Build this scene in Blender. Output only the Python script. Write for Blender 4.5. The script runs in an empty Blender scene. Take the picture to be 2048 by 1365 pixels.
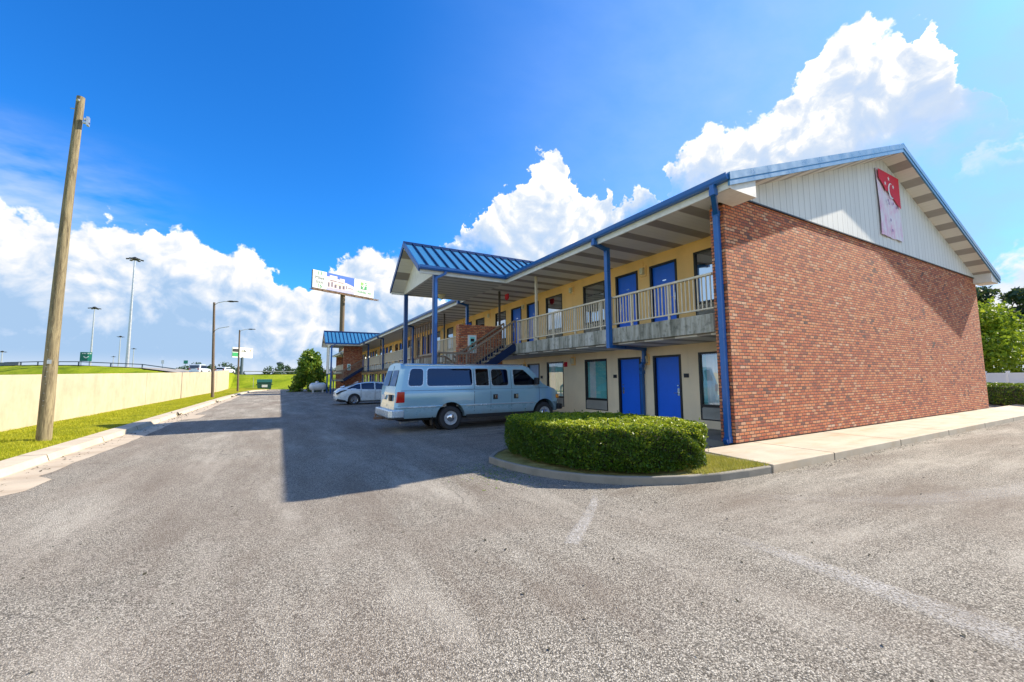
import bpy, bmesh, math, random
import numpy as np
from mathutils import Matrix, Vector
R = math.radians
random.seed(7)
rng = np.random.default_rng(7)
SC = bpy.context.scene
COL = SC.collection

# ---------------------------------------------------------------- helpers
def wm(o):
    m = o.matrix_basis
    if o.parent is not None:
        m = wm(o.parent) @ o.matrix_parent_inverse @ m
    return m

def tag(o, label=None, cat=None, group=None, kind=None):
    if label: o['label'] = label
    if cat: o['category'] = cat
    if group: o['group'] = group
    if kind: o['kind'] = kind
    return o

def attach(o, parent):
    if parent is not None:
        o.parent = parent
        o.matrix_parent_inverse = wm(parent).inverted()

def empty(name, loc=(0, 0, 0), **k):
    o = bpy.data.objects.new(name, None); COL.objects.link(o)
    o.location = loc; o.empty_display_size = .2
    return tag(o, **k)

def copy_tree(o, parent=None):
    c = o.copy(); COL.objects.link(c)
    if parent is not None:
        c.parent = parent; c.matrix_parent_inverse = o.matrix_parent_inverse.copy()
    for ch in list(o.children): copy_tree(ch, c)
    return c

class MB:
    def __init__(s): s.v = []; s.f = []; s.m = []
    def add(s, vs, fs, m=0):
        b = len(s.v); s.v += [tuple(p) for p in vs]
        for f in fs: s.f.append(tuple(b + i for i in f)); s.m.append(m)
        return s
    def box(s, x0, x1, y0, y1, z0, z1, m=0):
        return s.add([(x0,y0,z0),(x1,y0,z0),(x1,y1,z0),(x0,y1,z0),(x0,y0,z1),(x1,y0,z1),(x1,y1,z1),(x0,y1,z1)],
                     [(0,3,2,1),(4,5,6,7),(0,1,5,4),(1,2,6,5),(2,3,7,6),(3,0,4,7)], m)
    def bar(s, a, b, w, h, m=0, up=(0,0,1)):
        a, b, up = Vector(a), Vector(b), Vector(up); d = (b-a).normalized()
        sd = d.cross(up)
        if sd.length < 1e-4: sd = d.cross(Vector((1,0,0)))
        sd.normalize(); u = sd.cross(d)
        vs = [p + sd*i*w/2 + u*j*h/2 for p in (a, b) for i, j in ((-1,-1),(1,-1),(1,1),(-1,1))]
        return s.add(vs, [(0,1,2,3),(7,6,5,4),(0,4,5,1),(1,5,6,2),(2,6,7,3),(3,7,4,0)], m)
    def tube(s, pts, rad, n=10, m=0, cap=True):
        pts = [Vector(p) for p in pts]
        if not hasattr(rad, '__len__'): rad = [rad]*len(pts)
        b = len(s.v); ref = None
        for i, p in enumerate(pts):
            d = (pts[min(i+1, len(pts)-1)] - pts[max(i-1, 0)]).normalized()
            if ref is None:
                ref = Vector((0,0,1)) if abs(d.z) < .9 else Vector((1,0,0))
            u = d.cross(ref).normalized(); w = u.cross(d); ref = w if abs(d.dot(ref)) > .95 else ref
            for k in range(n):
                t = 2*math.pi*k/n
                s.v.append(tuple(p + (u*math.cos(t) + w*math.sin(t))*rad[i]))
        for i in range(len(pts)-1):
            for k in range(n):
                k2 = (k+1) % n
                s.f.append((b+i*n+k, b+i*n+k2, b+(i+1)*n+k2, b+(i+1)*n+k)); s.m.append(m)
        if cap:
            s.f.append(tuple(b+k for k in reversed(range(n)))); s.m.append(m)
            s.f.append(tuple(b+(len(pts)-1)*n+k for k in range(n))); s.m.append(m)
        return s
    def prism(s, poly, axis, a, b, m=0):
        # poly: list of 2D points in the two other axes (order of axes kept), extruded a..b on axis
        def P(p, t):
            return {0: (t, p[0], p[1]), 1: (p[0], t, p[1]), 2: (p[0], p[1], t)}[axis]
        n = len(poly)
        vs = [P(p, a) for p in poly] + [P(p, b) for p in poly]
        fs = [tuple(range(n)), tuple(reversed(range(n, 2*n)))] + [(i, n+i, n+(i+1) % n, (i+1) % n) for i in range(n)]
        return s.add(vs, fs, m)
    def lathe(s, prof, c, axis=1, n=24, m=0, cap=True):
        # prof: list of (radius, offset along axis)
        b = len(s.v)
        for r, t in prof:
            for k in range(n):
                a = 2*math.pi*k/n; p = [0,0,0]; o = [i for i in range(3) if i != axis]
                p[axis] = c[axis]+t; p[o[0]] = c[o[0]]+r*math.cos(a); p[o[1]] = c[o[1]]+r*math.sin(a)
                s.v.append(tuple(p))
        for i in range(len(prof)-1):
            for k in range(n):
                k2 = (k+1) % n
                s.f.append((b+i*n+k, b+i*n+k2, b+(i+1)*n+k2, b+(i+1)*n+k)); s.m.append(m)
        if cap:
            s.f.append(tuple(b+k for k in range(n))); s.m.append(m)
            s.f.append(tuple(b+(len(prof)-1)*n+k for k in range(n))); s.m.append(m)
        return s
    def mesh(s, name, mats, smooth=None):
        me = bpy.data.meshes.new(name)
        me.from_pydata(s.v, [], s.f)
        for m in (mats if isinstance(mats, (list, tuple)) else [mats]): me.materials.append(m)
        if any(s.m): me.polygons.foreach_set('material_index', s.m)
        bm = bmesh.new(); bm.from_mesh(me)
        bmesh.ops.recalc_face_normals(bm, faces=bm.faces); bm.to_mesh(me); bm.free()
        if smooth is not None:
            me.polygons.foreach_set('use_smooth', [True]*len(me.polygons))
            me.set_sharp_from_angle(angle=R(smooth))
        me.update()
        return me
    def build(s, name, mats, parent=None, loc=(0,0,0), smooth=None, bevel=0, **k):
        o = bpy.data.objects.new(name, s.mesh(name, mats, smooth)); COL.objects.link(o)
        attach(o, parent)
        o.location = loc
        if bevel:
            b = o.modifiers.new('b', 'BEVEL'); b.width = bevel; b.segments = 2; b.limit_method = 'ANGLE'; b.angle_limit = R(40)
        return tag(o, **k)

def bake(o):
    dg = bpy.context.evaluated_depsgraph_get(); dg.update()
    me = bpy.data.meshes.new_from_object(o.evaluated_get(dg)); o.modifiers.clear(); o.data = me

def text_mesh(name, txt, size, mat, mtx, parent, depth=.01, align='CENTER'):
    cu = bpy.data.curves.new('t', 'FONT'); cu.body = txt; cu.size = size; cu.extrude = depth; cu.align_x = align
    t = bpy.data.objects.new('t', cu); COL.objects.link(t)
    dg = bpy.context.evaluated_depsgraph_get(); dg.update()
    me = bpy.data.meshes.new_from_object(t.evaluated_get(dg))
    bpy.data.objects.remove(t); bpy.data.curves.remove(cu)
    me.transform(mtx); me.materials.clear(); me.materials.append(mat)
    o = bpy.data.objects.new(name, me); COL.objects.link(o); attach(o, parent); return o

# ---------------------------------------------------------------- materials
class NT:
    def __init__(s, nt): s.nt = nt; s.n = nt.nodes; s.l = nt.links
    def new(s, t, **k):
        n = s.n.new(t)
        for a, b in k.items(): setattr(n, a, b)
        return n
    def link(s, a, b): s.l.new(a, b)
    def setin(s, sock, v):
        if hasattr(v, 'is_output') or isinstance(v, bpy.types.NodeSocket): s.l.new(v, sock)
        else: sock.default_value = v
    def math(s, op, a, b=0., c=0., clamp=False):
        n = s.new('ShaderNodeMath', operation=op, use_clamp=clamp)
        for i, v in enumerate((a, b, c)): s.setin(n.inputs[i], v)
        return n.outputs[0]
    def vmath(s, op, a, b=(0,0,0), out=0):
        n = s.new('ShaderNodeVectorMath', operation=op)
        s.setin(n.inputs[0], a); s.setin(n.inputs[1], b)
        return n.outputs[out]
    def ramp(s, fac, stops, interp='LINEAR'):
        n = s.new('ShaderNodeValToRGB'); cr = n.color_ramp; cr.interpolation = interp
        while len(cr.elements) < len(stops): cr.elements.new(.5)
        for e, (p, c) in zip(cr.elements, stops):
            e.position = p; e.color = (c, c, c, 1) if not hasattr(c, '__len__') else (*c[:3], 1)
        s.setin(n.inputs[0], fac); return n.outputs[0]
    def mix(s, fac, a, b, mode='MIX'):
        n = s.new('ShaderNodeMix', data_type='RGBA', blend_type=mode)
        s.setin(n.inputs[0], fac)
        for i, v in ((6, a), (7, b)):
            s.setin(n.inputs[i], (*v[:3], 1) if isinstance(v, (tuple, list)) else v)
        return n.outputs[2]
    def noise(s, vec, scale, detail=4, rough=.5, out=0, dist=0):
        n = s.new('ShaderNodeTexNoise'); n.inputs['Scale'].default_value = scale
        n.inputs['Detail'].default_value = detail; n.inputs['Roughness'].default_value = rough
        n.inputs['Distortion'].default_value = dist
        if vec is not None: s.link(vec, n.inputs['Vector'])
        return n.outputs[out]
    def vor(s, vec, scale, feature='F1', out='Distance', detail=0, rnd=1):
        n = s.new('ShaderNodeTexVoronoi', feature=feature); n.inputs['Scale'].default_value = scale
        if 'Detail' in n.inputs: n.inputs['Detail'].default_value = detail
        n.inputs['Randomness'].default_value = rnd
        if vec is not None: s.link(vec, n.inputs['Vector'])
        return n.outputs[out]
    def mr(s, v, a, b, c=0., d=1., smooth=False):
        n = s.new('ShaderNodeMapRange', interpolation_type='SMOOTHSTEP' if smooth else 'LINEAR')
        for i, x in enumerate((v, a, b, c, d)): s.setin(n.inputs[i], x)
        return n.outputs[0]
    def pos(s): return s.new('ShaderNodeNewGeometry').outputs['Position']
    def obj(s): return s.new('ShaderNodeTexCoord').outputs['Object']
    def sep(s, v):
        n = s.new('ShaderNodeSeparateXYZ'); s.link(v, n.inputs[0]); return n.outputs
    def comb(s, x, y, z=0.):
        n = s.new('ShaderNodeCombineXYZ')
        for i, v in enumerate((x, y, z)): s.setin(n.inputs[i], v)
        return n.outputs[0]
    def scale(s, v, k):
        return s.vmath('MULTIPLY', v, k)

def material(name):
    m = bpy.data.materials.new(name); m.use_nodes = True
    t = NT(m.node_tree); b = t.n['Principled BSDF']
    return m, t, b

def bump(t, b, h, strength=.3, dist=.01):
    n = t.new('ShaderNodeBump'); n.inputs['Strength'].default_value = strength; n.inputs['Distance'].default_value = dist
    t.link(h, n.inputs['Height']); t.link(n.outputs[0], b.inputs['Normal'])

def plain(name, col, rough=.5, metal=0., var=.12, scale=3., bumpy=0., spec=.5, coat=0., tint=None):
    m, t, b = material(name)
    p = t.obj()
    n = t.noise(p, scale, 5, .6)
    k = t.mr(n, .25, .75, 1-var, 1+var)
    c = t.vmath('MULTIPLY', (col[0], col[1], col[2]), t.comb(k, k, k))
    if tint: c = t.mix(t.mr(t.noise(p, scale*.37, 3), .5, .7), c, tint)
    t.setin(b.inputs['Base Color'], c)
    t.setin(b.inputs['Roughness'], t.mr(n, .2, .8, max(rough-.08, 0), min(rough+.08, 1)))
    b.inputs['Metallic'].default_value = metal
    b.inputs['Specular IOR Level'].default_value = spec
    b.inputs['Coat Weight'].default_value = coat; b.inputs['Coat Roughness'].default_value = .04
    if bumpy: bump(t, b, t.noise(p, scale*25, 3), bumpy, .004)
    return m

def brick_mat(name):
    m, t, b = material(name)
    x, y, z = t.sep(t.pos())
    nx, ny, nz = t.sep(t.new('ShaderNodeNewGeometry').outputs['True Normal'])
    side = t.math('GREATER_THAN', t.math('ABSOLUTE', nx), .5)
    u = t.math('ADD', t.math('MULTIPLY', x, t.math('SUBTRACT', 1., side)), t.math('MULTIPLY', y, side))
    H, L = .073, .190
    v = t.math('DIVIDE', z, H); row = t.math('FLOOR', v)
    off = t.math('MULTIPLY', t.math('FRACT', t.math('MULTIPLY', row, .5)), 1.)
    w = t.new('ShaderNodeTexWhiteNoise', noise_dimensions='1D'); t.link(row, w.inputs['W'])
    uu = t.math('ADD', t.math('ADD', t.math('DIVIDE', u, L), off), t.math('MULTIPLY', w.outputs['Value'], .16))
    colm = t.math('FLOOR', uu)
    wn = t.new('ShaderNodeTexWhiteNoise', noise_dimensions='2D'); t.link(t.comb(colm, row), wn.inputs['Vector'])
    rnd = wn.outputs['Value']
    big = t.noise(t.pos(), .9, 3)
    sel = t.math('ADD', t.math('MULTIPLY', rnd, .85), t.mr(big, .3, .7, -.02, .16), clamp=True)
    col = t.ramp(sel, [(0, (.06,.035,.03)), (.05, (.18,.06,.04)), (.13, (.40,.085,.034)), (.33, (.58,.13,.04)), (.55, (.70,.20,.065)),
                       (.74, (.74,.26,.09)), (.88, (.74,.35,.17)), (1, (.82,.52,.34))])
    det = t.noise(t.pos(), 38, 4, .65)
    col = t.mix(t.mr(det, .35, .7, 0, .25), col, (.66,.40,.28))
    col = t.mix(t.mr(det, .62, .3, 0, .45), col, (.12,.05,.035))
    fu, fv = t.math('FRACT', uu), t.math('FRACT', v)
    jit = t.mr(t.noise(t.pos(), 22, 2), .3, .7, -.03, .03)
    du = t.math('MINIMUM', fu, t.math('SUBTRACT', 1., fu)); dv = t.math('MINIMUM', fv, t.math('SUBTRACT', 1., fv))
    du = t.math('MULTIPLY', du, L/H)
    d = t.math('ADD', t.math('MINIMUM', du, dv), jit)
    mort = t.mr(d, .075, .155, 0, 1, True)
    mcol = t.mix(t.noise(t.pos(), 9, 3), (.045,.032,.027), (.13,.10,.085))
    eff = t.mr(t.noise(t.pos(), 1.1, 5, .7), .64, .72, 0, .35)
    low = t.mr(z, .2, .9, 1, 0, True)
    col = t.mix(t.math('MULTIPLY', eff, low), col, (.7,.66,.62))
    t.setin(b.inputs['Base Color'], t.mix(mort, mcol, col))
    b.inputs['Roughness'].default_value = .85
    h = t.math('ADD', mort, t.math('MULTIPLY', det, .35))
    h = t.math('ADD', h, t.math('MULTIPLY', rnd, .25))
    bump(t, b, h, 1., .014)
    return m

def asphalt_mat():
    m, t, b = material('asphalt')
    p = t.pos(); x, y, z = t.sep(p)
    v = t.new('ShaderNodeTexVoronoi', feature='F1'); v.inputs['Scale'].default_value = 110; t.link(p, v.inputs['Vector'])
    stone = t.sep(v.outputs['Color'])[0]
    v2 = t.new('ShaderNodeTexVoronoi', feature='F1'); v2.inputs['Scale'].default_value = 200; t.link(p, v2.inputs['Vector'])
    st2 = t.sep(v2.outputs['Color'])[1]
    s = t.math('ADD', t.math('MULTIPLY', stone, .65), t.math('MULTIPLY', st2, .35))
    col = t.ramp(s, [(.15, (.055,.049,.041)), (.36, (.175,.159,.131)), (.55, (.345,.315,.262)), (.78, (.525,.484,.41)), (1, (.70,.66,.58))])
    gap = t.mr(v.outputs['Distance'], .35, .75, 0, .55)
    col = t.mix(gap, col, (.045,.042,.04))
    # wear: wide brownish and pale drifts
    big = t.noise(p, .22, 6, .6, dist=.6)
    col = t.mix(t.mr(big, .42, .66, 0, .55), col, (.215,.172,.135))
    st = t.noise(t.vmath('MULTIPLY', p, (.32, 1.5, 1)), 1., 5, .65)
    st2_ = t.noise(t.vmath('MULTIPLY', p, (1.1, .25, 1)), 1., 5, .65)
    region = t.mr(x, 2.6, 5.5, 0, 1, True)
    stx = t.math('ADD', t.math('MULTIPLY', st, region), t.math('MULTIPLY', st2_, t.math('SUBTRACT', 1., region)))
    col = t.mix(t.mr(stx, .50, .68, 0, .40), col, (.54,.50,.425))
    col = t.mix(t.mr(stx, .47, .33, 0, .55), col, (.145,.112,.086))
    med = t.noise(p, 2.6, 5, .7)
    col = t.mix(t.mr(med, .55, .75, 0, .22), col, (.13,.11,.10))
    # oil drips where cars park
    park = t.math('MULTIPLY', t.mr(x, 3.5, 5.0, 0, 1, True), t.mr(y, 8., 10., 0, 1, True))
    oil = t.math('MULTIPLY', t.mr(t.noise(p, .9, 4, .6), .56, .68), park)
    col = t.mix(t.math('MULTIPLY', oil, .7), col, (.04,.038,.036))
    # hairline cracks
    cr = t.vor(t.vmath('ADD', p, t.scale(t.noise(p, 2.2, 4, out=1), (.35,.35,0))), .33, 'DISTANCE_TO_EDGE')
    crm = t.math('MULTIPLY', t.mr(cr, .0, .005, 1, 0), t.mr(t.noise(p, .6, 2), .50, .62))
    col = t.mix(t.math('MULTIPLY', crm, .5), col, (.04,.036,.03))
    t.setin(b.inputs['Base Color'], col)
    b.inputs['Roughness'].default_value = .9; b.inputs['Specular IOR Level'].default_value = .25
    hh = t.math('SUBTRACT', t.math('MULTIPLY', s, .6), t.math('MULTIPLY', v.outputs['Distance'], 1.))
    bump(t, b, hh, .75, .008)
    return m

def concrete_mat(name, col, stain=(.3,.2,.1), stainy=.3, joint=None, rough=.85, spots=.2):
    m, t, b = material(name)
    p = t.pos(); x, y, z = t.sep(p)
    n = t.noise(p, 1.3, 6, .65); n2 = t.noise(p, 40, 4, .6)
    c = t.mix(t.mr(n, .3, .7), tuple(c*.82 for c in col), tuple(min(c*1.12, .9) for c in col))
    c = t.mix(t.mr(n2, .3, .75, 0, spots), c, tuple(k*.55 for k in col))
    st = t.noise(t.vmath('MULTIPLY', p, (.45, 1.6, .6)), 1.2, 5, .65)
    c = t.mix(t.mr(st, .48, .72, 0, stainy), c, stain)
    h = n2
    if joint:
        axis, step = joint
        f = t.math('FRACT', t.math('DIVIDE', (x, y, z)[axis], step))
        d = t.math('MINIMUM', f, t.math('SUBTRACT', 1., f))
        j = t.mr(d, .004, .009, 0, 1)
        c = t.mix(j, (.06,.05,.04), c); h = t.math('ADD', h, t.math('MULTIPLY', j, 2.))
    t.setin(b.inputs['Base Color'], c); b.inputs['Roughness'].default_value = rough
    bump(t, b, h, .35, .006)
    return m

def slab_edge_mat():
    m, t, b = material('weathered_concrete')
    p = t.pos()
    n = t.noise(t.vmath('MULTIPLY', p, (3., 3., .35)), 1.4, 6, .7)
    n2 = t.noise(p, 7, 5, .65)
    c = t.ramp(n, [(.28, (.07,.075,.06)), (.42, (.22,.21,.16)), (.55, (.42,.40,.33)), (.72, (.60,.58,.52))])
    c = t.mix(t.mr(n2, .52, .7, 0, .6), c, (.06,.065,.05))
    t.setin(b.inputs['Base Color'], c); b.inputs['Roughness'].default_value = .9
    bump(t, b, n2, .4, .01)
    return m

def stucco_mat(name, col, bumpy=.25):
    m, t, b = material(name)
    p = t.pos(); x, y, z = t.sep(p)
    n = t.noise(p, .8, 5, .6); f = t.noise(p, 120, 2)
    c = t.mix(t.mr(n, .3, .7), tuple(k*.88 for k in col), tuple(k*1.08 for k in col))
    dr = t.noise(t.vmath('MULTIPLY', p, (1, 2.4, .18)), 1.5, 4)
    c = t.mix(t.mr(dr, .55, .75, 0, .22), c, tuple(k*.6 for k in col))
    t.setin(b.inputs['Base Color'], c); b.inputs['Roughness'].default_value = .9
    bump(t, b, f, bumpy, .006)
    return m

def striped_soffit(name, base, dark, axis, pitch, width, grad=None):
    m, t, b = material(name)
    p = t.pos(); c3 = t.sep(p)
    f = t.math('FRACT', t.math('DIVIDE', c3[axis], pitch))
    s = t.mr(f, width-.015, width+.015, 1, 0)
    f2 = t.math('FRACT', t.math('DIVIDE', c3[axis], pitch/6))
    seam = t.mr(f2, .03, .06, 1, 0)
    n = t.noise(p, 2, 4)
    c = t.mix(s, base, dark)
    c = t.mix(t.math('MULTIPLY', seam, .22), c, (.12,.11,.1))
    c = t.mix(t.mr(n, .4, .8, 0, .2), c, tuple(k*.7 for k in base))
    t.setin(b.inputs['Base Color'], c); b.inputs['Roughness'].default_value = .6
    return m

def siding_mat():
    m, t, b = material('gable_siding')
    p = t.pos(); x, y, z = t.sep(p)
    f = t.math('FRACT', t.math('DIVIDE', x, .305)); d = t.math('MINIMUM', f, t.math('SUBTRACT', 1., f))
    g = t.mr(d, .012, .03, 0, 1)
    row = t.math('FLOOR', t.math('DIVIDE', x, .305))
    w = t.new('ShaderNodeTexWhiteNoise', noise_dimensions='1D'); t.link(row, w.inputs['W'])
    n = t.noise(t.vmath('MULTIPLY', p, (9, 9, .5)), 1.2, 5, .6)
    c = t.mix(t.mr(w.outputs['Value'], 0, 1, 0, .35), (.69,.70,.67), (.57,.58,.56))
    c = t.mix(t.mr(n, .5, .75, 0, .35), c, (.40,.40,.37))
    c = t.mix(g, (.22,.22,.21), c)
    t.setin(b.inputs['Base Color'], c); b.inputs['Roughness'].default_value = .6
    bump(t, b, g, .6, .012)
    return m

def leaf_mat(name, stops, rough=.5, trans=.35, noise_scale=1.2):
    m, t, b = material(name)
    rnd = t.new('ShaderNodeNewGeometry').outputs['Random Per Island']
    n = t.noise(t.pos(), noise_scale, 3)
    f = t.math('ADD', t.math('MULTIPLY', rnd, .6), t.mr(n, .3, .7, 0, .4))
    c = t.ramp(f, stops)
    t.setin(b.inputs['Base Color'], c); b.inputs['Roughness'].default_value = rough
    b.inputs['Specular IOR Level'].default_value = .35
    tr = t.new('ShaderNodeBsdfTranslucent'); t.link(t.mix(.5, c, (.30,.36,.03)), tr.inputs['Color'])
    mx = t.new('ShaderNodeMixShader'); mx.inputs[0].default_value = trans
    t.link(b.outputs[0], mx.inputs[1]); t.link(tr.outputs[0], mx.inputs[2])
    t.link(mx.outputs[0], t.n['Material Output'].inputs['Surface'])
    return m

def grass_ground(name, a, b_, c_, scale=.7):
    m, t, b = material(name)
    p = t.pos()
    n = t.noise(p, scale, 6, .65); n2 = t.noise(p, scale*18, 4, .7)
    c = t.ramp(n, [(.3, a), (.5, b_), (.72, c_)])
    c = t.mix(t.mr(n2, .45, .75, 0, .5), c, tuple(k*.45 for k in a))
    t.setin(b.inputs['Base Color'], c); b.inputs['Roughness'].default_value = .95
    b.inputs['Specular IOR Level'].default_value = .1
    bump(t, b, n2, .7, .05)
    return m

def wood_mat(name, a, b_, sc=1.):
    m, t, b = material(name)
    p = t.pos()
    n = t.noise(t.vmath('MULTIPLY', p, (5*sc, 5*sc, .55*sc)), 2.2, 7, .7, dist=1.6)
    n2 = t.noise(t.vmath('MULTIPLY', p, (20*sc, 20*sc, 1.2*sc)), 2.5, 4, .6)
    c = t.ramp(n, [(.3, a), (.5, tuple((i+j)/2 for i, j in zip(a, b_))), (.7, b_)])
    c = t.mix(t.mr(n2, .55, .72, 0, .6), c, tuple(k*.35 for k in a))
    t.setin(b.inputs['Base Color'], c); b.inputs['Roughness'].default_value = .9
    bump(t, b, t.math('ADD', n, n2), .6, .012)
    return m

def glass_mat(name, tint, refl=.5, gcol=(.9,.95,1)):
    m, t, b = material(name)
    g = t.new('ShaderNodeBsdfGlossy'); g.inputs['Roughness'].default_value = .015; g.inputs['Color'].default_value = (*gcol, 1)
    bump_n = t.new('ShaderNodeBump'); bump_n.inputs['Strength'].default_value = .06; bump_n.inputs['Distance'].default_value = .02
    t.link(t.noise(t.pos(), 1.6, 1), bump_n.inputs['Height']); t.link(bump_n.outputs[0], g.inputs['Normal'])
    tr = t.new('ShaderNodeBsdfTransparent'); tr.inputs['Color'].default_value = (*tint, 1)
    ge = t.new('ShaderNodeNewGeometry'); co = t.math('ABSOLUTE', t.vmath('DOT_PRODUCT', ge.outputs['Normal'], ge.outputs['Incoming'], out=1))
    fres = t.math('ADD', t.math('MULTIPLY', t.math('POWER', t.math('SUBTRACT', 1., co), 5.), .95), .04)
    mx = t.new('ShaderNodeMixShader')
    t.link(t.math('ADD', t.math('MULTIPLY', fres, 1.2), refl, clamp=True), mx.inputs[0])
    t.link(tr.outputs[0], mx.inputs[1]); t.link(g.outputs[0], mx.inputs[2])
    t.link(mx.outputs[0], t.n['Material Output'].inputs['Surface'])
    return m

def paint_mat():
    m, t, b = material('faded_line_paint')
    p = t.pos()
    n = t.noise(p, 55, 3, .7); n2 = t.noise(p, 1.6, 4, .7)
    b.inputs['Base Color'].default_value = (.52,.50,.47,1); b.inputs['Roughness'].default_value = .9
    at = t.new('ShaderNodeAttribute', attribute_name='fade').outputs['Fac']
    a = t.math('MULTIPLY', t.math('MULTIPLY', t.mr(n, .40, .6), t.mr(n2, .3, .62, .25, .8)), at)
    tr = t.new('ShaderNodeBsdfTransparent'); mx = t.new('ShaderNodeMixShader')
    t.link(a, mx.inputs[0]); t.link(tr.outputs[0], mx.inputs[1]); t.link(b.outputs[0], mx.inputs[2])
    t.link(mx.outputs[0], t.n['Material Output'].inputs['Surface'])
    return m

def metal_roof_mat(name, col):
    m, t, b = material(name)
    p = t.pos(); n = t.noise(p, 1.5, 4)
    c = t.mix(t.mr(n, .35, .7, 0, .35), col, tuple(k*.75 for k in col))
    t.setin(b.inputs['Base Color'], c); b.inputs['Metallic'].default_value = .4
    b.inputs['Roughness'].default_value = .26
    x, y, z = t.sep(p)
    bump(t, b, t.noise(t.vmath('MULTIPLY', p, (6, .6, .6)), 1, 2), .15, .02)
    return m

def banner_mat():
    m, t, b = material('faded_banner_cloth')
    p = t.obj(); x, y, z = t.sep(p)
    n = t.noise(t.vmath('MULTIPLY', p, (6, 1, .9)), 1.3, 5, .65); n2 = t.noise(p, 2.3, 4, .6)
    c = t.mix(t.mr(n2, .40, .62), (.72,.66,.74), (.72,.42,.58))
    c = t.mix(t.mr(n, .45, .65), c, (.78,.76,.78))
    c = t.mix(t.mr(n, .33, .22, 0, .5), c, (.55,.2,.35))
    t.setin(b.inputs['Base Color'], c); b.inputs['Roughness'].default_value = .7
    return m

M = {}
def car_paint(name, col, dust=(.30,.25,.19)):
    m, t, b = material(name)
    p = t.obj(); x, y, z = t.sep(p)
    n = t.noise(p, 3.2, 5, .65); f = t.noise(t.vmath('MULTIPLY', p, (2, 2, 9)), 6, 4, .6)
    low = t.math('MULTIPLY', t.mr(z, .95, .38, 0, .5, True), t.mr(n, .35, .7, .3, 1))
    low = t.math('ADD', low, t.math('MULTIPLY', t.mr(f, .5, .75), .10))
    t.setin(b.inputs['Base Color'], t.mix(low, col, dust))
    t.setin(b.inputs['Roughness'], t.mr(low, 0, .5, .16, .55)); b.inputs['Metallic'].default_value = .2
    t.setin(b.inputs['Coat Weight'], t.mr(low, 0, .4, .9, .15)); b.inputs['Coat Roughness'].default_value = .03
    return m
def setup_mats():
    M['brick'] = brick_mat('red_brick')
    M['asphalt'] = asphalt_mat()
    M['sidewalk'] = concrete_mat('sidewalk_concrete', (.50,.435,.33), (.36,.22,.10), .6, (0, 3.05))
    M['curb'] = concrete_mat('curb_concrete', (.52,.45,.345), (.38,.28,.17), .22, (1, 3.0))
    M['island_curb'] = concrete_mat('weathered_curb', (.27,.25,.205), (.12,.11,.08), .55)
    M['gutter'] = concrete_mat('gutter_concrete', (.50,.42,.315), (.30,.20,.12), .5)
    M['retaining'] = concrete_mat('retaining_wall_concrete', (.50,.42,.29), (.33,.26,.16), .35, None, .8, .12)
    M['slab'] = slab_edge_mat()
    M['stucco_up'] = stucco_mat('ochre_stucco', (.95,.60,.24))
    M['stucco_low'] = stucco_mat('tan_stucco', (.92,.74,.50))
    M['soffit'] = striped_soffit('soffit_panels', (.72,.69,.62), (.30,.265,.23), 1, 1.0, .36)
    M['soffit_x'] = striped_soffit('porch_ceiling_panels', (.60,.59,.54), (.24,.22,.20), 1, .44, .22)
    M['soffit_r'] = striped_soffit('rake_soffit_panels', (.64,.61,.55), (.30,.275,.25), 0, 1.0, .42)
    M['siding'] = siding_mat()
    M['white_trim'] = plain('white_trim_paint', (.70,.68,.62), .5, scale=4)
    M['blue_trim'] = plain('blue_gutter_paint', (.008,.105,.36), .32, .1, scale=5, coat=.2)
    M['blue_post'] = plain('blue_post_paint', (.011,.065,.22), .35, .1, scale=4, tint=(.05,.10,.22))
    M['dark_post'] = plain('dark_brown_post_paint', (.07,.055,.045), .6, scale=5)
    M['roof'] = metal_roof_mat('blue_metal_roof', (.065,.26,.46))
    M['rake_metal'] = plain('teal_blue_rake_metal', (.06,.19,.33), .3, .3, scale=3)
    M['roof_seam'] = plain('dark_blue_roof_seam', (.006,.022,.08), .4, .3)
    M['door'] = plain('cobalt_door_paint', (.010,.14,.80), .38, scale=2.5, var=.07)
    M['door_pale'] = plain('pale_blue_door_paint', (.16,.34,.66), .4)
    M['black_frame'] = plain('black_frame_paint', (.016,.015,.014), .45)
    M['rail'] = plain('tan_railing_paint', (.64,.55,.40), .55, scale=6, var=.18)
    M['stair_rail'] = plain('brown_stair_rail_paint', (.26,.19,.13), .6, scale=6, var=.2)
    M['screen'] = plain('brown_slat_paint', (.17,.10,.065), .7, scale=5, var=.25)
    M['grille'] = plain('vent_grille_metal', (.60,.58,.52), .5, .2)
    M['curtain'] = plain('white_curtain', (.86,.87,.87), .9)
    M['curtain_teal'] = plain('teal_curtain', (.30,.72,.70), .9)
    M['interior'] = plain('dark_room', (.03,.03,.03), .9)
    M['glass'] = glass_mat('window_glass', (.92,.99,.99), .22)
    M['glass_dark'] = glass_mat('dark_window_glass', (.10,.16,.18), .52)
    M['lamp'] = plain('pale_lamp_housing', (.72,.66,.46), .5)
    M['chrome'] = plain('chrome', (.75,.76,.78), .12, 1., .05)
    M['rim_paint'] = plain('painted_steel_rim', (.42,.44,.46), .4)
    M['steel'] = plain('galvanised_steel', (.50,.52,.54), .4, .8)
    M['van'] = car_paint('silver_blue_van_paint', (.30,.51,.62))
    M['van_trim'] = plain('light_trim_strip', (.55,.66,.74), .25, .5)
    M['sedan'] = plain('white_car_paint', (.62,.70,.74), .28, .1, .04, coat=.8)
    M['car_glass'] = glass_mat('dark_car_glass', (.012,.018,.035), .07, (.42,.55,.80))
    M['tail'] = plain('red_tail_light', (.5,.012,.012), .12, coat=.8)
    M['amber'] = plain('amber_marker', (.85,.30,.02), .15, coat=.8)
    M['rubber'] = plain('tyre_rubber', (.03,.03,.032), .8)
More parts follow.
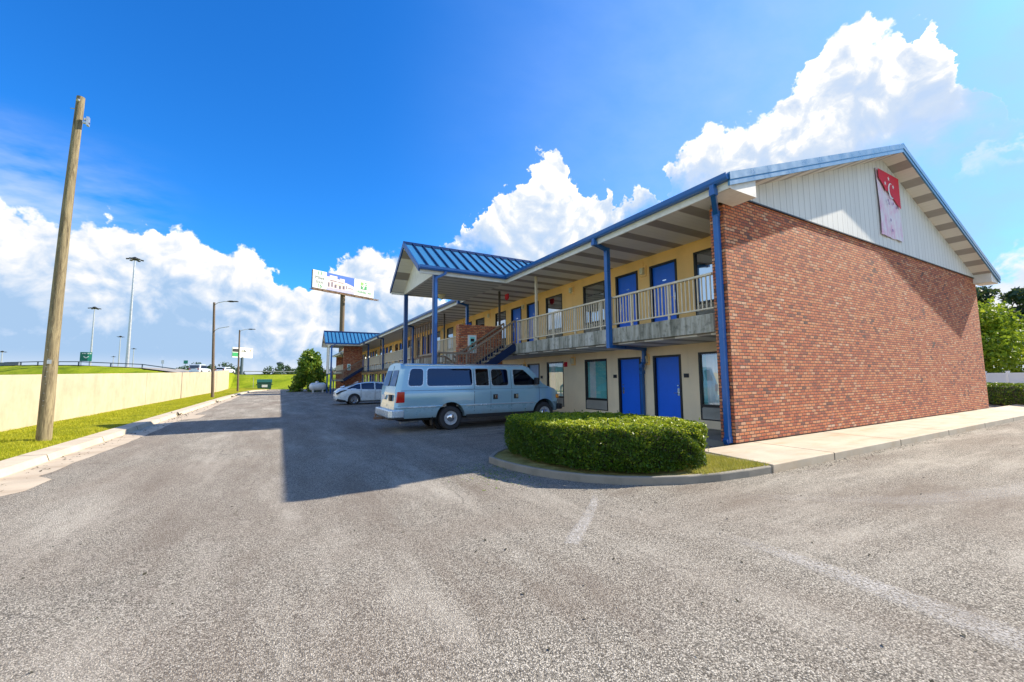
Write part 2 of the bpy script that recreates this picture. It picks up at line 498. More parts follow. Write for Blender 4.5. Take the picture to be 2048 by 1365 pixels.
    M['black'] = plain('black_plastic', (.015,.015,.016), .5)
    M['under'] = plain('dark_underbody', (.012,.012,.012), .9)
    M['plate'] = plain('white_sign_face', (.75,.75,.74), .5, var=.05)
    M['green_sign'] = plain('green_sign_sheeting', (.005,.16,.11), .5)
    M['green_text'] = plain('green_lettering', (.02,.30,.10), .5)
    M['green_light'] = plain('light_green_print', (.22,.55,.12), .5)
    M['grey_text'] = plain('dark_lettering', (.12,.16,.15), .5)
    M['print_blue'] = plain('printed_sky_blue', (.02,.12,.55), .5)
    M['print_pink'] = plain('printed_pale_facade', (.70,.56,.56), .5)
    M['print_dark'] = plain('printed_dark_windows', (.10,.09,.14), .5)
    M['print_lav'] = plain('printed_lavender_ground', (.42,.42,.62), .5)
    M['red'] = plain('banner_red_cloth', (.62,.012,.04), .7)
    M['banner'] = banner_mat()
    M['mark'] = plain('purple_marks', (.22,.14,.33), .7)
    M['pole'] = wood_mat('weathered_pole_wood', (.075,.055,.03), (.36,.30,.17))
    M['lamp_pole'] = wood_mat('dark_pole_wood', (.09,.06,.04), (.20,.15,.10))
    M['rust'] = plain('rusty_steel', (.20,.12,.08), .8, .2)
    M['dumpster'] = plain('dark_green_dumpster', (.012,.075,.05), .55)
    M['tank'] = plain('white_tank_paint', (.62,.66,.68), .4, coat=.3)
    M['fence'] = plain('white_vinyl', (.72,.74,.78), .4, var=.04)
    M['grass_bank'] = grass_ground('bank_grass', (.09,.14,.006), (.21,.27,.010), (.34,.36,.025), .25)
    M['grass_strip'] = grass_ground('verge_grass', (.12,.14,.006), (.25,.26,.010), (.38,.34,.03), 1.1)
    M['grass_far'] = grass_ground('distant_grass', (.10,.14,.02), (.16,.2,.03), (.22,.24,.05), .05)
    M['mulch'] = grass_ground('dry_bed_soil', (.14,.12,.03), (.32,.27,.09), (.46,.40,.17), 2.5)
    M['blade'] = leaf_mat('grass_blades', [(0, (.13,.17,.004)), (.4, (.33,.36,.010)), (.75, (.50,.48,.02)), (1, (.60,.52,.08))], .6, .3, .8)
    M['dry_blade'] = leaf_mat('dry_grass', [(0, (.20,.22,.03)), (.5, (.48,.42,.09)), (1, (.64,.55,.20))], .7, .3, 2)
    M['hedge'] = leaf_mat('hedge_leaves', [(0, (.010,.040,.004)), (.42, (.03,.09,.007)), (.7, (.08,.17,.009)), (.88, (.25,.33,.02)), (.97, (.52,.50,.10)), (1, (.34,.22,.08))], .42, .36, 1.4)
    M['hedge_lit'] = leaf_mat('sunlit_hedge_leaves', [(0, (.05,.12,.006)), (.3, (.20,.30,.012)), (.65, (.45,.50,.02)), (1, (.68,.64,.08))], .45, .4, 2.2)  # brighter, yellower hedge top: sunlight put into the leaf colour
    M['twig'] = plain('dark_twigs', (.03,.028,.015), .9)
    M['leaf_bright'] = leaf_mat('bright_green_leaves', [(0, (.05,.11,.006)), (.4, (.13,.23,.010)), (.75, (.25,.34,.015)), (1, (.40,.42,.04))], .5, .4, .5)
    M['leaf_bush'] = leaf_mat('shrub_leaves', [(0, (.025,.075,.012)), (.4, (.08,.18,.016)), (.7, (.22,.31,.025)), (1, (.48,.50,.07))], .4, .3, .9)
    M['leaf_dark'] = leaf_mat('dark_pine_needles', [(0, (.01,.035,.02)), (.5, (.02,.06,.035)), (1, (.045,.10,.055))], .6, .15, .6)
    M['leaf_far'] = leaf_mat('distant_leaves', [(0, (.015,.05,.03)), (.5, (.035,.08,.045)), (1, (.07,.12,.06))], .7, .15, .1)
    M['bark'] = wood_mat('tree_bark', (.06,.045,.03), (.15,.11,.08))
    M['road'] = concrete_mat('road_surface', (.30,.28,.25), (.2,.18,.16), .2)
    M['bridge'] = concrete_mat('bridge_concrete', (.16,.19,.21), (.1,.12,.13), .3)
    M['guard'] = plain('guardrail_steel', (.58,.52,.42), .5, .2)
    M['guard_dark'] = plain('dark_railing_steel', (.07,.10,.13), .6)
    M['paint'] = paint_mat()
setup_mats()

# ---------------------------------------------------------------- camera
def camera():
    yaw, pit, roll, f = R(29.38), R(5.15), R(-.5), 822.3
    c, s = math.cos(yaw), math.sin(yaw)
    fw = Vector((s*math.cos(pit), c*math.cos(pit), math.sin(pit))); rt = Vector((c, -s, 0)); up = rt.cross(fw)
    rt2 = rt*math.cos(roll) + up*math.sin(roll); up2 = up*math.cos(roll) - rt*math.sin(roll)
    cam = bpy.data.cameras.new('camera'); o = bpy.data.objects.new('camera', cam); COL.objects.link(o)
    m = Matrix((rt2, up2, -fw)).transposed().to_4x4(); m.translation = (0, 0, 1.59)
    o.matrix_world = m
    cam.sensor_fit = 'HORIZONTAL'; cam.sensor_width = 36; cam.lens = f/2048*36; cam.clip_end = 6000; cam.clip_start = .05
    SC.camera = o
camera()

# ---------------------------------------------------------------- light and sky
SUN = Vector((1, -.175, .745)).normalized()
def light_sky():
    l = bpy.data.lights.new('sun', 'SUN'); l.energy = 4.6; l.angle = R(.5); l.color = (1, .89, .73)
    o = bpy.data.objects.new('sun', l); COL.objects.link(o)
    o.rotation_euler = SUN.to_track_quat('Z', 'Y').to_euler()
    w = bpy.data.worlds.new('World'); SC.world = w; w.use_nodes = True
    w.cycles.sampling_method = 'MANUAL'; w.cycles.sample_map_resolution = 512
    t = NT(w.node_tree); bg = t.n['Background']; bg.inputs['Strength'].default_value = .1
    d = t.vmath('NORMALIZE', t.new('ShaderNodeTexCoord').outputs['Generated'])
    x, y, z = t.sep(d)
    sky = t.new('ShaderNodeTexSky', sky_type='NISHITA'); sky.sun_disc = False
    sky.sun_elevation = math.asin(SUN.z); sky.sun_rotation = math.atan2(SUN.x, SUN.y)
    sky.air_density = 1.; sky.dust_density = .6; sky.ozone_density = 2.5
    az = t.math('MULTIPLY', t.math('ARCTAN2', x, y), 180/math.pi)
    el = t.math('MULTIPLY', t.math('ARCSINE', z), 180/math.pi)
    w1 = t.noise(d, 11, 5, .62, out=1); w2 = t.noise(d, 26, 4, .6, out=1)
    wx_, wy_, wz_ = t.sep(t.vmath('ADD', t.scale(t.vmath('SUBTRACT', w1, (.5,.5,.5)), (9.,8.,0)), t.scale(t.vmath('SUBTRACT', w2, (.5,.5,.5)), (3.,3.,0))))
    az0, el0 = az, el
    az = t.math('ADD', az, t.math('MULTIPLY', wx_, 1.15)); el = t.math('ADD', el, wy_)
    u = t.mr(az, -30, 90)
    def curve(pts):
        n = t.new('ShaderNodeFloatCurve'); cv = n.mapping.curves[0]
        P = [((a+30)/120, e/45) for a, e in pts]
        while len(cv.points) < len(P): cv.points.new(.5, .5)
        for q, p in zip(cv.points, P): q.location = p; q.handle_type = 'AUTO'
        n.mapping.use_clip = False; n.mapping.update()
        t.link(u, n.inputs['Value'])
        return t.math('MULTIPLY', n.outputs[0], 45.)
    # blue part, pulled to the deep saturated blue of the photograph
    hs = t.new('ShaderNodeHueSaturation'); hs.inputs['Saturation'].default_value = SKY_SAT; hs.inputs['Value'].default_value = SKY_VAL
    hs.inputs['Hue'].default_value = SKY_HUE
    t.link(sky.outputs[0], hs.inputs['Color'])
    blue = t.vmath('MULTIPLY', hs.outputs[0], SKY_TINT)
    zen = t.mr(el0, 45, 88, 1., .75)
    blue = t.vmath('MULTIPLY', blue, t.comb(zen, zen, zen))
    blue = t.vmath('MAXIMUM', blue, (.01,.01,.01))
    # cloud relief
    def puff(v):
        wv = t.noise(v, 8, 2, .55, out=1)
        vv = t.vmath('ADD', v, t.scale(t.vmath('SUBTRACT', wv, (.5,.5,.5)), (.10,.10,.10)))
        b = t.noise(vv, 14, 5, .62)
        c = t.vor(vv, 17, 'F1'); c2 = t.vor(vv, 41, 'F1')
        s = t.math('MULTIPLY', t.math('SUBTRACT', b, .5), 2.2)
        s = t.math('ADD', s, t.math('MULTIPLY', t.math('SUBTRACT', .42, c), .95))
        return t.math('ADD', s, t.math('MULTIPLY', t.math('SUBTRACT', .42, c2), .4))
    n0 = puff(d)
    tow = Vector((.75, -.35, .56)).normalized()*.02
    n1 = puff(t.vmath('ADD', d, tuple(tow)))
    relief = t.math('SUBTRACT', n0, n1)
    soft = t.noise(d, 3.2, 4, .6)
    WH = CLOUD_WHITE
    def cloud(base, top, bot, amp, tops_soft, bot_soft, darkk, ramp_stops):
        edge = t.math('ADD', t.math('SUBTRACT', top, el), t.math('MULTIPLY', n0, amp))
        mk = t.mr(edge, 0, tops_soft, 0, 1, True)
        if bot is not None:
            eb = t.math('ADD', t.math('SUBTRACT', el, bot), t.math('MULTIPLY', t.math('SUBTRACT', soft, .5), bot_soft*1.6))
            mk = t.math('MULTIPLY', mk, t.mr(eb, -bot_soft, bot_soft, 0, 1, True))
            depth = t.math('DIVIDE', t.math('SUBTRACT', top, el), t.math('MAXIMUM', t.math('SUBTRACT', top, bot), 2.))
        else:
            depth = t.math('DIVIDE', t.math('SUBTRACT', top, el), 16.)
        sh = t.math('ADD', t.math('ADD', depth, t.math('MULTIPLY', t.math('SUBTRACT', soft, .5), 1.3)), t.math('MULTIPLY', relief, -darkk))
        col = t.ramp(sh, ramp_stops)
        colw = t.vmath('MULTIPLY', col, (WH, WH, WH))
        return t.mix(mk, base, colw)
    c = blue
    # thin veil high on the left and towards the sun
    veil = t.noise(t.vmath('MULTIPLY', d, (2.2, 6, 9)), 1.6, 5, .6)
    vm = t.math('MULTIPLY', t.mr(veil, .38, .72), t.math('MULTIPLY', t.mr(az0, -7, -24, 0, .95, True), t.mr(el0, 25, 15, 0, 1, True)))
    c = t.mix(vm, c, (WH*.86, WH*.92, WH))
    vm2 = t.math('MULTIPLY', t.mr(az0, 8, 76, 0, .86, True), t.mr(veil, .2, .8, .55, 1.))
    c = t.mix(t.math('MULTIPLY', vm2, t.mr(el0, 60, 28, .45, 1., True)), c, (WH*.43, WH*.645, WH*1.05))
    Ct = curve([(-30,0),(46,4),(50.2,12),(51.2,25.6),(52.0,27.0),(52.8,27.6),(55,29.2),(58.3,30.2),(61,29.4),(63.2,29.6),(65,30.9),(66.3,31.8),(67.2,33.1),(69,34.8),(70.8,35.2),(72.9,35.),(73.8,33.4),(76.6,32.6),(77.6,28.9),(79,26.2),(80.3,23.5),(82,14),(90,6)])
    Cb = curve([(-30,20),(46,26),(51.4,24.5),(54,22.),(57,20.),(62,18.5),(65.7,18.5),(70.1,20.5),(76,22.),(79,23.5),(82,24),(90,24)])
    c = cloud(c, Ct, Cb, 1.2, .8, 3.0, .8, [(.0, (1.25,1.24,1.22)), (.13, (1.10,1.09,1.08)), (.30, (.84,.89,.96)), (.55, (.64,.75,.92)), (1, (.54,.69,.93))])
    Bt = curve([(-30,0),(14,10),(19.3,18.6),(22,19.6),(24,21.6),(26.7,24.2),(28.9,25.9),(31.5,27.2),(33.0,29.4),(34.3,30.0),(35.6,29.4),(37.2,27.2),(39.7,24.6),(41.2,23.6),(42.2,25.6),(43.4,25.7),(44.2,23.0),(45.6,23.6),(47.3,25.0),(48.3,23.),(49.4,15),(54,8),(90,4)])
    Bb = curve([(-30,22),(16,22),(19.3,18.6),(24.2,17.6),(26.7,16.4),(31.3,14.),(38.4,14.2),(43.4,18.4),(47.5,22.0),(50,24),(53,25),(90,24)])
    c = cloud(c, Bt, Bb, 1.2, .6, 2.2, .8, [(.0, (1.25,1.24,1.22)), (.13, (1.10,1.10,1.09)), (.33, (.86,.91,.97)), (.6, (.66,.77,.93)), (1, (.52,.68,.92))])
    D = curve([(-30,0),(76,6),(77.6,17.5),(78.6,20.2),(79.6,21.6),(81,21.),(82.5,18),(84,8),(90,3)])
    c = cloud(c, D, curve([(-30,20),(76,20),(90,19.4)]), 2.2, 1.6, 1.5, .3, [(0, (1,1,1)), (1, (.8,.88,1))])
    E_ = curve([(-30,5),(10,6),(24,7),(40,8),(60,9),(74,8.5),(78,11.),(82,13),(90,15)])
    c = cloud(c, E_, None, 3.2, 2.2, 1, .6, [(0, (1,1,1)), (.35, (.95,.97,1)), (.7, (.72,.83,.98)), (1, (.85,.9,1))])
    At = curve([(-30,18.2),(-24,17.6),(-21,16.4),(-18.2,14.6),(-16.6,14.9),(-15.1,16.4),(-13.8,16.4),(-12.6,15.4),(-10.8,16.9),(-9.2,16.4),(-6.4,15.5),(-3.7,14.8),(-1.6,13.7),(.6,11.7),(1.9,11.),(3.1,12.2),(4.5,14.),(7.5,16.),(11.3,17.),(15.9,16.4),(18.7,13),(20.7,9),(26,3),(40,-3),(90,-5)])
    At = t.math('ADD', At, t.mr(az0, -32, -70, 0, 22, True))  # bank raised outside the view, added to light the shaded facade
    # left bank: white heads over slate bands
    edge = t.math('ADD', t.math('SUBTRACT', At, el), t.math('MULTIPLY', n0, 1.1))
    mk = t.mr(edge, -.1, .8, 0, 1, True)
    depth = t.math('DIVIDE', t.math('SUBTRACT', At, el), 10.5)
    warp = t.noise(t.vmath('MULTIPLY', d, (1, 1, 1.9)), 4.2, 4, .5)
    sh = t.math('ADD', t.math('ADD', depth, t.math('MULTIPLY', t.math('SUBTRACT', warp, .5), 1.5)), t.math('MULTIPLY', relief, -.75))
    colA = t.ramp(sh, [(.0, (1.25,1.24,1.22)), (.12, (1.05,1.05,1.05)), (.28, (.90,.93,.98)), (.50, (.70,.80,.94)), (.82, (.48,.65,.89)), (1, (.40,.59,.85))])
    colA = t.mix(t.mr(el0, 3.2, .6, 0, .8, True), colA, (.74,.82,.95))
    bank_fill = t.math('MULTIPLY', t.mr(az0, -32, -65, 1., 1.6, True), WH)  # clouds outside the view brightened as added fill for the shaded walls
    colA = t.vmath('MULTIPLY', colA, t.comb(bank_fill, bank_fill, bank_fill))
    c = t.mix(mk, c, colA)
    # ground half
    c = t.mix(t.mr(el0, 0, -2, 0, 1), c, (WH*.25, WH*.27, WH*.25))
    t.link(c, bg.inputs['Color'])
SKY_SAT, SKY_VAL, SKY_HUE, SKY_TINT, CLOUD_WHITE = 1.3, 1.0, .5, (.32, .89, 1.32), 5.0
light_sky()
SC.view_settings.view_transform = 'Standard'; SC.view_settings.look = 'None'; SC.view_settings.gamma = 1
SC.view_settings.exposure = 1.05
SC.cycles.max_bounces = 6; SC.cycles.transparent_max_bounces = 12; SC.cycles.use_denoising = True

# ---------------------------------------------------------------- ground and setting
def sheet(name, poly, z, mat, kind='structure', parent=None, **k):
    mb = MB(); n = len(poly); mb.add([(p[0], p[1], z) for p in poly], [tuple(range(n))])
    return mb.build(name, M[mat], parent, kind=kind, **k)

def heights():
    # terrain behind the lot: highway embankment, fill behind the retaining wall
    crest = [(-46,126.7,4.9),(-38.6,118.9,4.85),(-31.9,113.6,4.7),(-21.7,109.9,4.15),(-15,104.5,3.15),(-5.5,101.9,2.75),(3.7,100,2.7),(14.4,101,2.6),(40,103,2.5),(120,110,2.4)]
    P = np.array(crest)
    def h(x, y):
        best = np.full(x.shape, 1e9); z = np.zeros(x.shape)
        for a, b in zip(P[:-1], P[1:]):
            d = b[:2]-a[:2]; L = d @ d
            t = np.clip(((x-a[0])*d[0]+(y-a[1])*d[1])/L, 0, 1)
            dist = np.hypot(x-a[0]-t*d[0], y-a[1]-t*d[1]); zz = a[2]+t*(b[2]-a[2])
            m = dist < best; best = np.where(m, dist, best); z = np.where(m, zz, z)
        k = np.clip((best-5)/13, 0, 1); k = 1-(k*k*(3-2*k))
        return k*z, best, z
    return h
HF = heights()
def wall_top(y): return float(np.interp(y, [0, 18.3, 23.5, 37.2, 60, 82, 90], [1.55, 1.76, 1.9, 2.17, 2.62, 3.3, 3.4]))

def ground():
    # one great sheet: fine near the lot, reaching the horizon
    S = 3000
    xs = sorted(set([-S,-1200,-500,-220] + list(np.arange(-120, 60, 2.5)) + [80,120,220,500,1200,S] + [-7.6,-7.35,-4.8,28.]))
    ys = sorted(set([-S,-800,-200,-60,-20] + list(np.arange(0, 150, 2.5)) + [160,180,220,300,500,900,1700,S]))
    X, Y = np.meshgrid(xs, ys, indexing='ij')
    h, dist, zc = HF(X, Y)
    back = (X < -7.55) & (Y > 0) & (Y < 95)
    wt = np.interp(Y, [0, 18.3, 37.2, 60, 82, 90], [1.3, 1.5, 1.9, 2.35, 2.85, 2.9])
    Z = np.where(back, np.maximum(h, wt - np.clip((-X-12)/30, 0, 1)*.6), h)
    lot = (X >= -7.4) & (Y < 76); Z = np.where(lot, -.03, Z)
    Z = np.where((Y < 0) & (X < -7.4), -.03, Z)
    Z = np.where(dist > 60, -.03, Z) if False else Z
    Z = np.where(np.abs(Z) < .001, -.03, Z)
    nx, ny = X.shape
    v = np.stack([X, Y, Z], -1).reshape(-1, 3)
    f = [(i*ny+j, (i+1)*ny+j, (i+1)*ny+j+1, i*ny+j+1) for i in range(nx-1) for j in range(ny-1)]
    mb = MB(); mb.v = [tuple(p) for p in v]; mb.f = f; mb.m = [0]*len(f)
    mb.build('ground', M['grass_bank'], kind='structure', smooth=60)
    # lot
    sheet('parking_lot', [(-4.0,-40),(60,-40),(60,76),(-1.5,76),(-2.6,74),(-3.3,70),(-3.7,60),(-4.0,45)], 0, 'asphalt')
    # gutter pan with ragged lip against the asphalt
    edge = []
    for i in range(160):
        y = -10 + i*.42
        w = -3.44 + .05*math.sin(y*.5) + rng.normal()*.018
        if 8.5 < y < 9.8: w = -3.2
        if 21.9 < y < 24.4: w = -2.95
        edge.append((w, y))
    sheet('gutter_pan', [(-4.02, -10)] + edge + [(-4.02, edge[-1][1])], .004, 'gutter')
    # left kerb
    mb = MB()
    ky = list(np.arange(-10, 60, 3.0)) + [60, 64, 68, 71, 73, 74.5, 75.6]
    def kx(y): return float(np.interp(y, [-10, 45, 60, 70, 74, 75.6], [-4.0, -4.0, -3.7, -3.25, -2.6, -1.6]))
    for a, b in zip(ky[:-1], ky[1:]):
        for y0, y1 in ((a, b),):
            xa, xb = kx(y0), kx(y1)
            mb.add([(xa-.46,y0,-.02),(xa,y0,-.02),(xb,y1,-.02),(xb-.46,y1,-.02),(xa-.46,y0,.145),(xa-.05,y0,.13),(xb-.05,y1,.13),(xb-.46,y1,.145)],
                   [(4,5,6,7),(0,1,5,4),(1,2,6,5),(2,3,7,6),(3,0,4,7)])
    mb.build('kerb', M['curb'], kind='structure')
    mb = MB(); mb.box(-1.6, 14, 75.4, 76.0, -.02, .13); mb.build('kerb', M['curb'], kind='structure')
    # verge between kerb and wall
    xs = np.linspace(-7.32, -4.6, 9); ys = np.linspace(-10, 84, 80)
    mb = MB()
    for i, x in enumerate(xs):
        for y in ys:
            yy = y
            xx = -7.32 + (x+7.32)/(2.72)*(kx(y)-.40+7.32)
            mb.v.append((xx, yy, .10 + .05*math.sin(i/8*3.1) + .012*rng.normal() + max(0, (y-70)*.012)))
    ny = len(ys); mb.f = [(i*ny+j, (i+1)*ny+j, (i+1)*ny+j+1, i*ny+j+1) for i in range(8) for j in range(ny-1)]; mb.m = [0]*len(mb.f)
    mb.build('grass_verge', M['grass_strip'], kind='structure', smooth=60)
    # pavement along the gable, with joints
    mb = MB(); mb.prism([(7.28,5.46),(7.10,3.92),(60,3.92),(60,5.46)], 2, -.02, .14)
    mb.build('pavement', M['sidewalk'], kind='structure', bevel=.015)
    mb = MB(); mb.box(8.72, 10.6, 5.85, 60, -.02, .138); mb.build('walkway', M['island_curb'], kind='structure')
    # planter island at the end of the parking row
    out = [(3.50,7.15),(3.50,6.75),(3.56,6.3),(3.68,5.85),(3.85,5.45),(4.10,5.05),(4.45,4.68),(4.85,4.40),(5.35,4.18),(5.9,4.04),(6.5,3.965),(7.08,3.93)]
    back = [(7.25,5.44),(7.15,6.3),(6.6,7.6),(5.6,8.3),(4.5,8.05),(3.8,7.55)]
    full = out + back
    cx, cy = 5.4, 6.1
    inn = [(cx+(x-cx)*.958, cy+(y-cy)*.955) for x, y in full]
    n = len(full); mb = MB()
    vs = [(x,y,-.02) for x,y in full] + [(x,y,.12) for x,y in full] + [(x,y,.12) for x,y in inn] + [(x,y,.05) for x,y in inn]
    fs = []
    for i in range(n):
        j = (i+1) % n
        for k in range(3): fs.append((k*n+i, k*n+j, (k+1)*n+j, (k+1)*n+i))
    mb.add(vs, fs); mb.build('kerb', M['island_curb'], kind='structure', bevel=.02)
    sheet('planter_bed', inn, .10, 'mulch')
    # concrete of the highway
    crest = [(-46,126.7,4.9),(-38.6,118.9,4.85),(-31.9,113.6,4.7),(-21.7,109.9,4.15),(-15,104.5,3.15),(-5.5,101.9,2.75),(3.7,100,2.7),(14.4,101,2.6),(40,103,2.5),(120,110,2.4)]
    mb = MB()
    for i, (x, y, z) in enumerate(crest):
        a = Vector(crest[max(i-1,0)][:2]); b = Vector(crest[min(i+1,len(crest)-1)][:2]); d = (b-a).normalized(); nn = Vector((-d.y, d.x))
        for s in (-5, 5): mb.v.append((x+nn.x*s, y+nn.y*s, z+.09))
    mb.f = [(2*i, 2*i+1, 2*i+3, 2*i+2) for i in range(len(crest)-1)]; mb.m = [0]*len(mb.f)
    mb.build('road', M['road'], kind='structure')
    return crest, inn
CREST, BED = ground()

def faded_lines():
    # worn paint: strips whose edges wear away
    for line in ([(3.97,2.75,.06),(3.98,2.1,.10),(3.95,1.4,.13),(3.92,.8,.15),(3.9,-1.,.17)], [(3.86,4.55,.03),(3.55,4.2,.05),(3.1,3.8,.06),(2.66,3.45,.07),(2.5,3.3,.07)],
                 [(5.2,3.6,.1),(7.0,2.2,.18),(9.0,1.6,.2),(14,1.2,.2)]):
        vs, fs, fd = [], [], []
        for i, (x, y, w) in enumerate(line):
            p0 = Vector(line[max(i-1,0)][:2]); p1 = Vector(line[min(i+1,len(line)-1)][:2]); d = (p1-p0).normalized(); n = Vector((-d.y, d.x))
            e = 0. if i == 0 else 1.
            for k, f in ((-1.3,0),(-.7,1),(.7,1),(1.3,0)): vs.append((x+n.x*k*w, y+n.y*k*w, .004)); fd.append(f*e*(.45 if line[0][0] == 5.2 else 1))
        for i in range(len(line)-1):
            for k in range(3): fs.append((i*4+k, i*4+k+1, i*4+k+5, i*4+k+4))
        mb = MB(); mb.add(vs, fs); o = mb.build('faded_parking_line', M['paint'], kind='structure')
        at = o.data.attributes.new('fade', 'FLOAT', 'POINT'); at.data.foreach_set('value', fd)
faded_lines()

# ---------------------------------------------------------------- leaves
def leaf_cloud(name, pts, size, mat, parent=None, jitter=.35, aspect=1.8, up=None, **k):
    n = len(pts)
    d = rng.normal(size=(n, 3)); d /= np.linalg.norm(d, axis=1)[:, None]
    if up is not None: d = d*.8 + np.asarray(up)*.6; d /= np.linalg.norm(d, axis=1)[:, None]
    e = rng.normal(size=(n, 3)); e = np.cross(d, e); e /= np.linalg.norm(e, axis=1)[:, None]
    g = np.cross(d, e)
    s = size*(1+jitter*rng.normal(size=(n, 1)).clip(-1.6, 2))
    fold = g*s*.5/aspect
    v = np.stack([pts-e*s*.5, pts+fold+d*s*.06, pts+e*s*.5, pts-fold+d*s*.06], 1).reshape(-1, 3)
    me = bpy.data.meshes.new(name)
    me.vertices.add(4*n); me.vertices.foreach_set('co', v.ravel().astype(np.float32))
    me.loops.add(4*n); me.loops.foreach_set('vertex_index', np.arange(4*n, dtype=np.int32))
    me.polygons.add(n); me.polygons.foreach_set('loop_start', np.arange(0, 4*n, 4, dtype=np.int32))
    me.polygons.foreach_set('loop_total', np.full(n, 4, dtype=np.int32))
    me.update(calc_edges=True); me.materials.append(mat)
    o = bpy.data.objects.new(name, me); COL.objects.link(o); attach(o, parent)
    return tag(o, **k)

def blades(name, xy, z, h, mat, **k):
    n = len(xy); a = rng.uniform(0, 2*math.pi, n); hh = h*(.5+rng.random(n))
    w = .35*h*.28
    bx = np.cos(a)*w; by = np.sin(a)*w
    lean = rng.normal(size=(n, 2))*.45*hh[:, None]
    v = np.zeros((n, 3, 3)); v[:, :, 0] = xy[:, :1]; v[:, :, 1] = xy[:, 1:2]; v[:, :, 2] = np.asarray(z).reshape(-1, 1)
    v[:, 0, 0] -= bx; v[:, 0, 1] -= by; v[:, 1, 0] += bx; v[:, 1, 1] += by
    v[:, 2, 0] += lean[:, 0]; v[:, 2, 1] += lean[:, 1]; v[:, 2, 2] += hh
    me = bpy.data.meshes.new(name); me.vertices.add(3*n); me.vertices.foreach_set('co', v.ravel().astype(np.float32))
    me.loops.add(3*n); me.loops.foreach_set('vertex_index', np.arange(3*n, dtype=np.int32))
    me.polygons.add(n); me.polygons.foreach_set('loop_start', np.arange(0, 3*n, 3, dtype=np.int32)); me.polygons.foreach_set('loop_total', np.full(n, 3, dtype=np.int32))
    me.update(calc_edges=True); me.materials.append(mat)
    o = bpy.data.objects.new(name, me); COL.objects.link(o); return tag(o, kind='stuff', **k)

